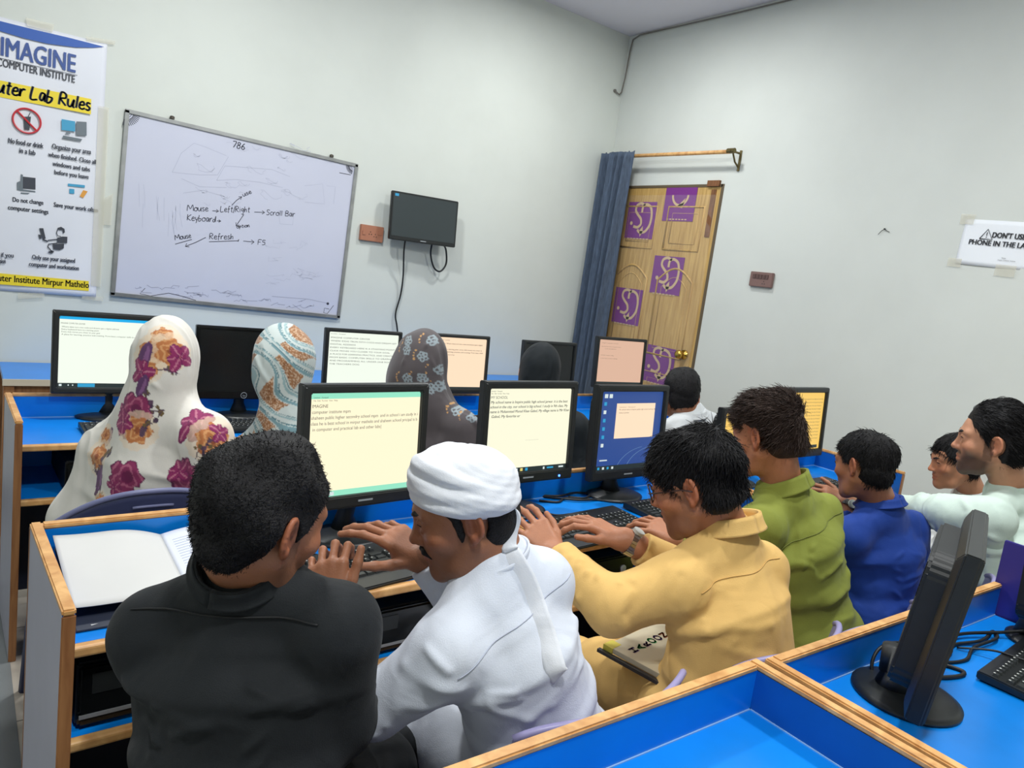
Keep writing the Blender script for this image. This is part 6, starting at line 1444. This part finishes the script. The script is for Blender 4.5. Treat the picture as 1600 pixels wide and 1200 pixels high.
# --- women in shawls and scarves
def shawl_figure(label, P, SL, SR, N, hc, fr, hs, EL, ER, cl, scarf, tint=None, h=.0045, amp=.004, seed=1, headr=(.094, .116, .128), drape=1.0, armr=.070, low=.08, name='shawl', extra=None, full=True, lines=()):
    P, SL, SR, N, hc, EL, ER = map(np.array, (P, SL, SR, N, hc, EL, ER)); fr = np.array(fr)
    M, up, lat, fw = torso_axes(P, SL, SR); fh = unit(np.array((fw[0], fw[1], 0)))
    f = figure(label, P, SL, SR, N, hc, fr, hs, (EL, EL+fh*.17+np.array((.03, 0, .06)), dict(d=fh, n=(0, 0, 1), s_=lat, sc=.85)), (ER, ER+fh*.17+np.array((-.03, 0, .06)), dict(d=fh, n=(0, 0, 1), s_=-lat, sc=.85)), cl, 'light', hskin=.006, hcl=.007, w=.88, infl=.002, amp=.003, fseed=seed, sleeve=(.066, .054, .044))
    eyes(f['t'], hc, fr, hs)
    T = lambda x, y, z: hc+hs*(x*fr[0]+y*fr[1]+z*fr[2]); B = Body(h)
    B.ell(T(0, -.014, .030), np.array(headr)*hs, fr, .03); B.ell(T(0, -.035, -.030), np.array((headr[0]*.88, .088, .085))*hs, fr, .03)
    if full:
        B.rc(T(0, -.040, -.03), N-fw*.02, .066*hs, .070, .03); B.rc(N-fw*.02, M-up*.06-fw*.02, .070, .100, .06)
        B.rc(N, SL, .058, .056, .08); B.rc(N, SR, .058, .056, .06); trunk(B, P, SL, SR, N, .95, .01, .022, low)
        B.rc(SL, EL, .064, armr, .05); B.rc(SR, ER, .064, armr, .05); B.rc(EL, P-fw*.02, armr*.9, .10, .06); B.rc(ER, P-fw*.02, armr*.9, .10, .06)
    else:
        B.rc(T(0, -.045, -.03), N-fw*.03, .074*hs, .092, .06); B.rc(N-fw*.03, M-up*.10-fw*.055, .095, .10, .06); B.rc(N, SL, .072, .070, .05); B.rc(N, SR, .072, .070, .05); B.rc(N+fw*.05, M-up*.08+fw*.08, .07, .09, .05)
        B.rc(SL, SL+(EL-SL)*.45, .07, .072, .04); B.rc(SR, SR+(ER-SR)*.45, .07, .072, .04); B.ec(M-up*.14-fw*.03, M-up*.02-fw*.03, .16, .15, .09, .07, lat, .05)
    if extra: extra(B, T, f)
    # open at the face
    B.ell(T(0, .115, -.010), (.066*hs, .075*hs, .092*hs), fr, .01, True)
    V, Q = B.mesh(); V = relax(V, Q, 1); V = folds(V, Q, amp, seed, 13, aniso=up)
    if lines: V = creases(V, Q, lines)
    col = tint(V, Q, f) if tint else None
    put(f['t'], name, V, Q, scarf, col); return f
def stamps(V, Q, col, items, lat, up, fw):
    """Prints flowers on cloth: (point, radius, kind, turn) around surface points, in the cloth's own plane."""
    N_ = vnormals(V, Q)
    R3 = np.random.RandomState(3)
    for p, r, kind, turn in items:
        i = np.argmin(np.linalg.norm(V-p, axis=1)); n = N_[i]; u = unit(lat-n*np.dot(lat, n)); v = np.cross(n, u)*-1 if np.dot(np.cross(n, u), up) < 0 else np.cross(n, u)
        q = V-V[i]; near = (np.linalg.norm(q, axis=1) < r*1.9) & (N_@n > .2); x = (q@u)/r; y = (q@v)/r; c, s = math.cos(turn), math.sin(turn); x, y = x*c-y*s, x*s+y*c
        rr = np.hypot(x, y); th = np.arctan2(y, x)
        def put_(m, cc, a=1.0):
            m = m & near; col[m] = col[m]*(1-a)+np.array(srgb(*cc)[:3])*a
        wob = .08*np.sin(x*9+turn)*np.sin(y*11)
        if kind == 'rose':
            ed = .72+.20*np.abs(np.cos(2.5*th))+wob
            put_(rr < ed, (138, 50, 92)); put_((rr < ed) & (np.sin(rr*16+2.2*np.sin(th*3)) > .55), (178, 96, 126)); put_(np.hypot(x-.1, y-.05) < .30, (110, 34, 76)); put_((rr > ed-.07) & (rr < ed), (104, 38, 80))
        elif kind == 'iris':
            for a_, l_, w_ in ((.3, .95, .36), (1.6, .9, .40), (2.8, .95, .34), (4.0, .8, .30), (4.9, 1.05, .34)):
                xx = x*math.cos(a_)+y*math.sin(a_); yy = -x*math.sin(a_)+y*math.cos(a_); e = ((xx-l_*.5)/(l_*.5))**2+(yy/w_)**2
                put_(e < 1+wob, (142, 46, 96)); put_((e < 1) & (np.abs(yy) < .05), (190, 116, 140)); put_((e > .80) & (e < 1.0), (112, 34, 84))
        elif kind == 'orange':
            put_(rr < 1.15+wob, (232, 208, 178), .55); ed = .66+.16*np.abs(np.cos(3*th))+wob
            put_(rr < ed, (188, 118, 72)); put_((rr < ed) & (np.sin(rr*18+2*np.sin(th*4)) > .4), (214, 156, 104)); put_(rr < .18, (150, 84, 56))
        elif kind == 'spray':
            for k in range(9):
                a_ = R3.uniform(0, 6.28); d_ = R3.uniform(.2, .95); s2 = R3.uniform(.10, .2); cc = [(74, 56, 78), (96, 70, 92), (110, 92, 62)][k % 3]
                put_(np.hypot(x-d_*math.cos(a_)*.5, y-d_*math.sin(a_)) < s2, cc)
            put_((np.abs(x-.08*np.sin(y*5)) < .04) & (np.abs(y) < 1), (84, 66, 80))
        elif kind == 'bud':
            e = (x/.42)**2+(y/.95)**2; put_(e < 1+wob, (98, 62, 104)); put_((e < .55) & (x > 0), (136, 92, 138))
    return col
def floral(V, Q, f):
    b = np.tile(np.array(srgb(222, 218, 210)[:3]), (len(V), 1)); wv = waves(V, 77, 9); b *= (1-.05*np.clip(wv, 0, 1.5))[:, None]
    d = 2.1
    it = [(252, 522, 24, 'orange', 0), (236, 552, 30, 'orange', .4), (268, 548, 30, 'orange', 1.3), (232, 578, 20, 'orange', 2), (268, 582, 20, 'spray', 1.6), (292, 560, 27, 'iris', .2), (225, 560, 30, 'bud', .1), (222, 580, 26, 'iris', 2.6),
          (222, 603, 22, 'bud', .3), (226, 625, 26, 'spray', 0), (232, 640, 24, 'spray', 1.5), (185, 640, 26, 'iris', 1.0), (206, 640, 34, 'rose', .3), (196, 664, 30, 'rose', 1.2), (212, 672, 30, 'orange', 0), (234, 662, 26, 'spray', .6), (178, 658, 24, 'iris', 3.0),
          (305, 650, 34, 'iris', .5), (312, 672, 26, 'iris', 2.2), (335, 690, 36, 'orange', .2), (318, 700, 22, 'spray', .5), (362, 672, 20, 'iris', 1.4), (198, 745, 34, 'rose', 0), (178, 762, 18, 'iris', 2), (285, 742, 32, 'rose', .8), (276, 735, 22, 'iris', .6),
          (125, 680, 24, 'bud', .4), (118, 672, 18, 'orange', 1), (122, 705, 28, 'orange', .6), (124, 728, 30, 'spray', .2), (122, 750, 26, 'bud', .1), (128, 770, 26, 'spray', 2.9), (137, 785, 16, 'orange', 0), (112, 735, 20, 'spray', 1.1), (104, 800, 20, 'rose', .4)]
    return stamps(V, Q, b, [(W(px, py, d), r_/526*.88, k, a) for px, py, r_, k, a in it], f['lat'], np.array((0, 0, 1.0)), f['fw'])
PRINT = mat('printed_shawl_cloth', (1, 1, 1, 1), .8, attr='tint', noise=.03, scale=30, bump=.08, bscale=380, spec=.2, sheen=.2)
shawl_figure('woman wrapped in white floral shawl with burgundy roses seen from behind', (0.44, 2.33, .54), W(172, 705, 2.28), W(318, 685, 2.17), W(250, 632, 2.22), W(258, 576, 2.22), head_frame(14, 10, 2), 1.0,
    W(118, 810, 2.27), W(345, 790, 2.16), cloth('pale_kameez_cloth', srgb(206, 206, 204)), PRINT, floral, h=.004, amp=.0045, seed=81,
    lines=[([W(240, 600, 2.1), W(268, 632, 2.1), W(300, 660, 2.1)], .006, .008), ([W(268, 596, 2.1), W(290, 618, 2.1), W(300, 640, 2.1)], .005, .007), ([W(150, 690, 2.1), W(165, 740, 2.08), W(190, 790, 2.06)], .005, .012)])
def teal(V, Q, f):
    q = (V-f['hc']); x = q@f['lat']; z = q[:, 2]; y = q@f['fw']; wv = waves(V, 92, 7); s = x*.62+(z+.6*y)*.8+.035*wv; u = x*.8-z*.62+.02*waves(V, 93, 9)
    b = np.tile(np.array(srgb(198, 208, 206)[:3]), (len(V), 1)); ph = (s*9.5) % 1.0
    def m(a, c): b[a] = np.array(srgb(*c)[:3])
    m((ph > .50) & (ph < .62), (122, 156, 164)); m((ph > .64) & (ph < .68), (86, 124, 134)); m((ph > .82) & (ph < .90), (150, 178, 182)); m((ph > .93) & (ph < .96), (104, 138, 146))
    st = (np.floor(u*11+.35*np.floor(s*9.5))) % 2 < 1; r_ = np.random.RandomState(4); sp = r_.rand(len(V))
    br = st & (ph < .46); m(br, (160, 116, 82)); m(br & (sp > .72), (204, 176, 150)); m(br & (sp < .10), (128, 86, 60))
    lf = (x < -.055) & (z < .09) & (z > -.1); m(lf & (((z+x*.4)*26) % 1 < .35), (156, 132, 104)); m(lf & (((z+x*.4)*26) % 1 > .8), (132, 160, 164))
    low = (z < -.22) & (x < .05) & (ph < .8); m(low, (176, 132, 98)); m(low & (sp > .7), (206, 172, 140))
    return b
shawl_figure('woman in teal white and brown patterned headscarf seen from behind', (0.98, 2.45, .53), W(372, 722, 2.64), W(520, 715, 2.52), W(448, 660, 2.60), W(442, 580, 2.62), head_frame(22, 6, 3), 1.03,
    W(365, 800, 2.62), W(530, 800, 2.50), cloth('brown_kameez_cloth', srgb(150, 112, 84)), PRINT, teal, h=.0045, amp=.005, seed=91, headr=(.108, .124, .130),
    lines=[([W(400, 560, 2.5), W(420, 600, 2.48), W(410, 640, 2.5)], .007, .010), ([W(470, 560, 2.5), W(440, 620, 2.48), W(410, 670, 2.5)], .007, .011), ([W(485, 590, 2.5), W(465, 640, 2.48), W(440, 690, 2.5)], .006, .010)])
def gauze(V, Q, f):
    b = np.tile(np.array(srgb(84, 78, 80)[:3]), (len(V), 1)); N_ = vnormals(V, Q); items = [(633, 528, 0), (672, 530, 1), (660, 560, 2), (684, 578, 3), (655, 590, 1), (637, 592, 3), (690, 602, 2), (632, 545, 3), (668, 610, 0), (720, 630, 2), (735, 650, 1)]
    for px, py, k in items:
        p = W(px, py, 2.74); i = np.argmin(np.linalg.norm(V-p, axis=1)); u = f['lat']; q = V-V[i]; x = q@u; z = q[:, 2]; near = (np.linalg.norm(q, axis=1) < .05)
        for j in range(5):
            a = j*1.257+k; cx, cz = .011*math.cos(a)+.010*(k % 2), .011*math.sin(a); e = np.hypot(x-cx, z-cz)
            b[near & (e < .0085) & (e > .0035)] = np.array(srgb(142, 154, 160)[:3])
        for j in range(4):
            a = 2.2+j*.5; t_ = np.clip(-(x*math.cos(a)+z*math.sin(a))*-1, 0, .022); e = np.hypot(x+.012-t_*math.cos(a), z-t_*math.sin(a)); b[near & (e < .0035)] = np.array(srgb(190, 146, 96)[:3])
    return b
def veil(B, T, f):
    B.ell(T(-.035, -.02, -.05), (.085, .10, .12), f['fr'], .03); B.ell(T(-.075, .0, -.045), (.03, .085, .10), f['fr'], .02)
shawl_figure('woman in dark grey gauze headscarf with small printed flowers seen from behind', (1.50, 2.34, .53), W(607, 698, 2.88), W(720, 672, 2.78), W(665, 632, 2.84), W(655, 576, 2.85), head_frame(24, 8, 6), 1.0,
    W(595, 780, 2.88), W(740, 755, 2.76), cloth('grey_print_kameez_cloth', srgb(104, 98, 104), noise=.18), PRINT, gauze, h=.0045, amp=.0045, seed=101, headr=(.098, .120, .130), extra=veil, full=False,
    lines=[([W(650, 522, 2.73), W(632, 560, 2.72), W(628, 600, 2.74)], .006, .008), ([W(665, 540, 2.73), W(640, 590, 2.72), W(650, 610, 2.74)], .006, .008), ([W(672, 560, 2.73), W(690, 595, 2.72), W(715, 630, 2.74)], .005, .008), ([W(690, 620, 2.72), W(725, 640, 2.72), W(745, 665, 2.74)], .008, .010)])
shawl_figure('woman in plain black headscarf seen from behind', (2.07, 2.45, .53), W(795, 680, 3.34), W(895, 672, 3.22), W(842, 632, 3.30), W(841, 588, 3.3), head_frame(34, 8, 3), 1.0,
    W(785, 770, 3.34), W(905, 760, 3.2), cloth('black_abaya_cloth', srgb(22, 26, 30)), cloth('black_scarf_cloth', srgb(24, 30, 34), .7, .05), None, h=.005, amp=.005, seed=111,
    lines=[([W(835, 540, 3.15), W(838, 580, 3.15), W(825, 610, 3.15)], .006, .009), ([W(860, 560, 3.15), W(858, 600, 3.15)], .005, .009)])

# --- book on the mustard man's lap
lb = empty('exercise_book', W(1000, 1030, 1.72), R(0), 'white exercise book with coloured letters on the mustard man\'s lap', 'book')
def lap(px, py, z): 
    d = FW+RT*((px-800)/F_PX)-UP*((py-600)/F_PX); return EYE+d*(z-EYE[2])/d[2]
LZ = 0.640
A_, B_, C_ = lap(955, 1012, LZ), lap(1040, 1058, LZ), lap(1060, 985, LZ)
lb.location = tuple(A_); lb.rotation_euler = (0, 0, 0)
ux = unit((B_-A_)*np.array((1, 1, 0))); uy = unit(np.array((-ux[1], ux[0], 0)))
LBF = lambda x, y, z=0.0: tuple(ux*x+uy*y+np.array((0, 0, z)))
LW, LH = .19, .26
def slab(mb, x0, x1, y0, y1, z0, z1):
    vs = [LBF(x, y, z) for z in (z0, z1) for y in (y0, y1) for x in (x0, x1)]; mb.add(vs, [(0, 2, 3, 1), (4, 5, 7, 6), (0, 1, 5, 4), (2, 6, 7, 3), (0, 4, 6, 2), (1, 3, 7, 5)])
g = MB(); slab(g, -.015, LW, 0, LH, -.012, 0); g.build('cover', mat('cream_book_cover', srgb(214, 204, 176), .6, noise=.04, scale=12), lb)
g = MB(); slab(g, -.022, .006, -.002, .034, -.0135, .0006); g.build('yellow_corner', mat('yellow_card', srgb(224, 210, 84), .6), lb)
g = MB(); slab(g, -.03, LW+.01, -.014, -.003, -.020, -.012); g.build('dark_folder', mat('dark_folder_plastic', srgb(52, 48, 48), .3), lb)
for k, (ch, cc) in enumerate(zip('HAROON', ((120, 86, 160), (70, 196, 110), (130, 92, 140), (66, 206, 110), (124, 92, 150), (210, 120, 80)))):
    g = MB(); write(g, ch, 0, 0, .022, bold=0.03, rot=0, place=lambda X, Y, Z: LBF(.050-X, .050+k*.027-Y, .0008)); g.build('letter', mat('letter_ink_%d' % k, srgb(*cc), .6), lb)
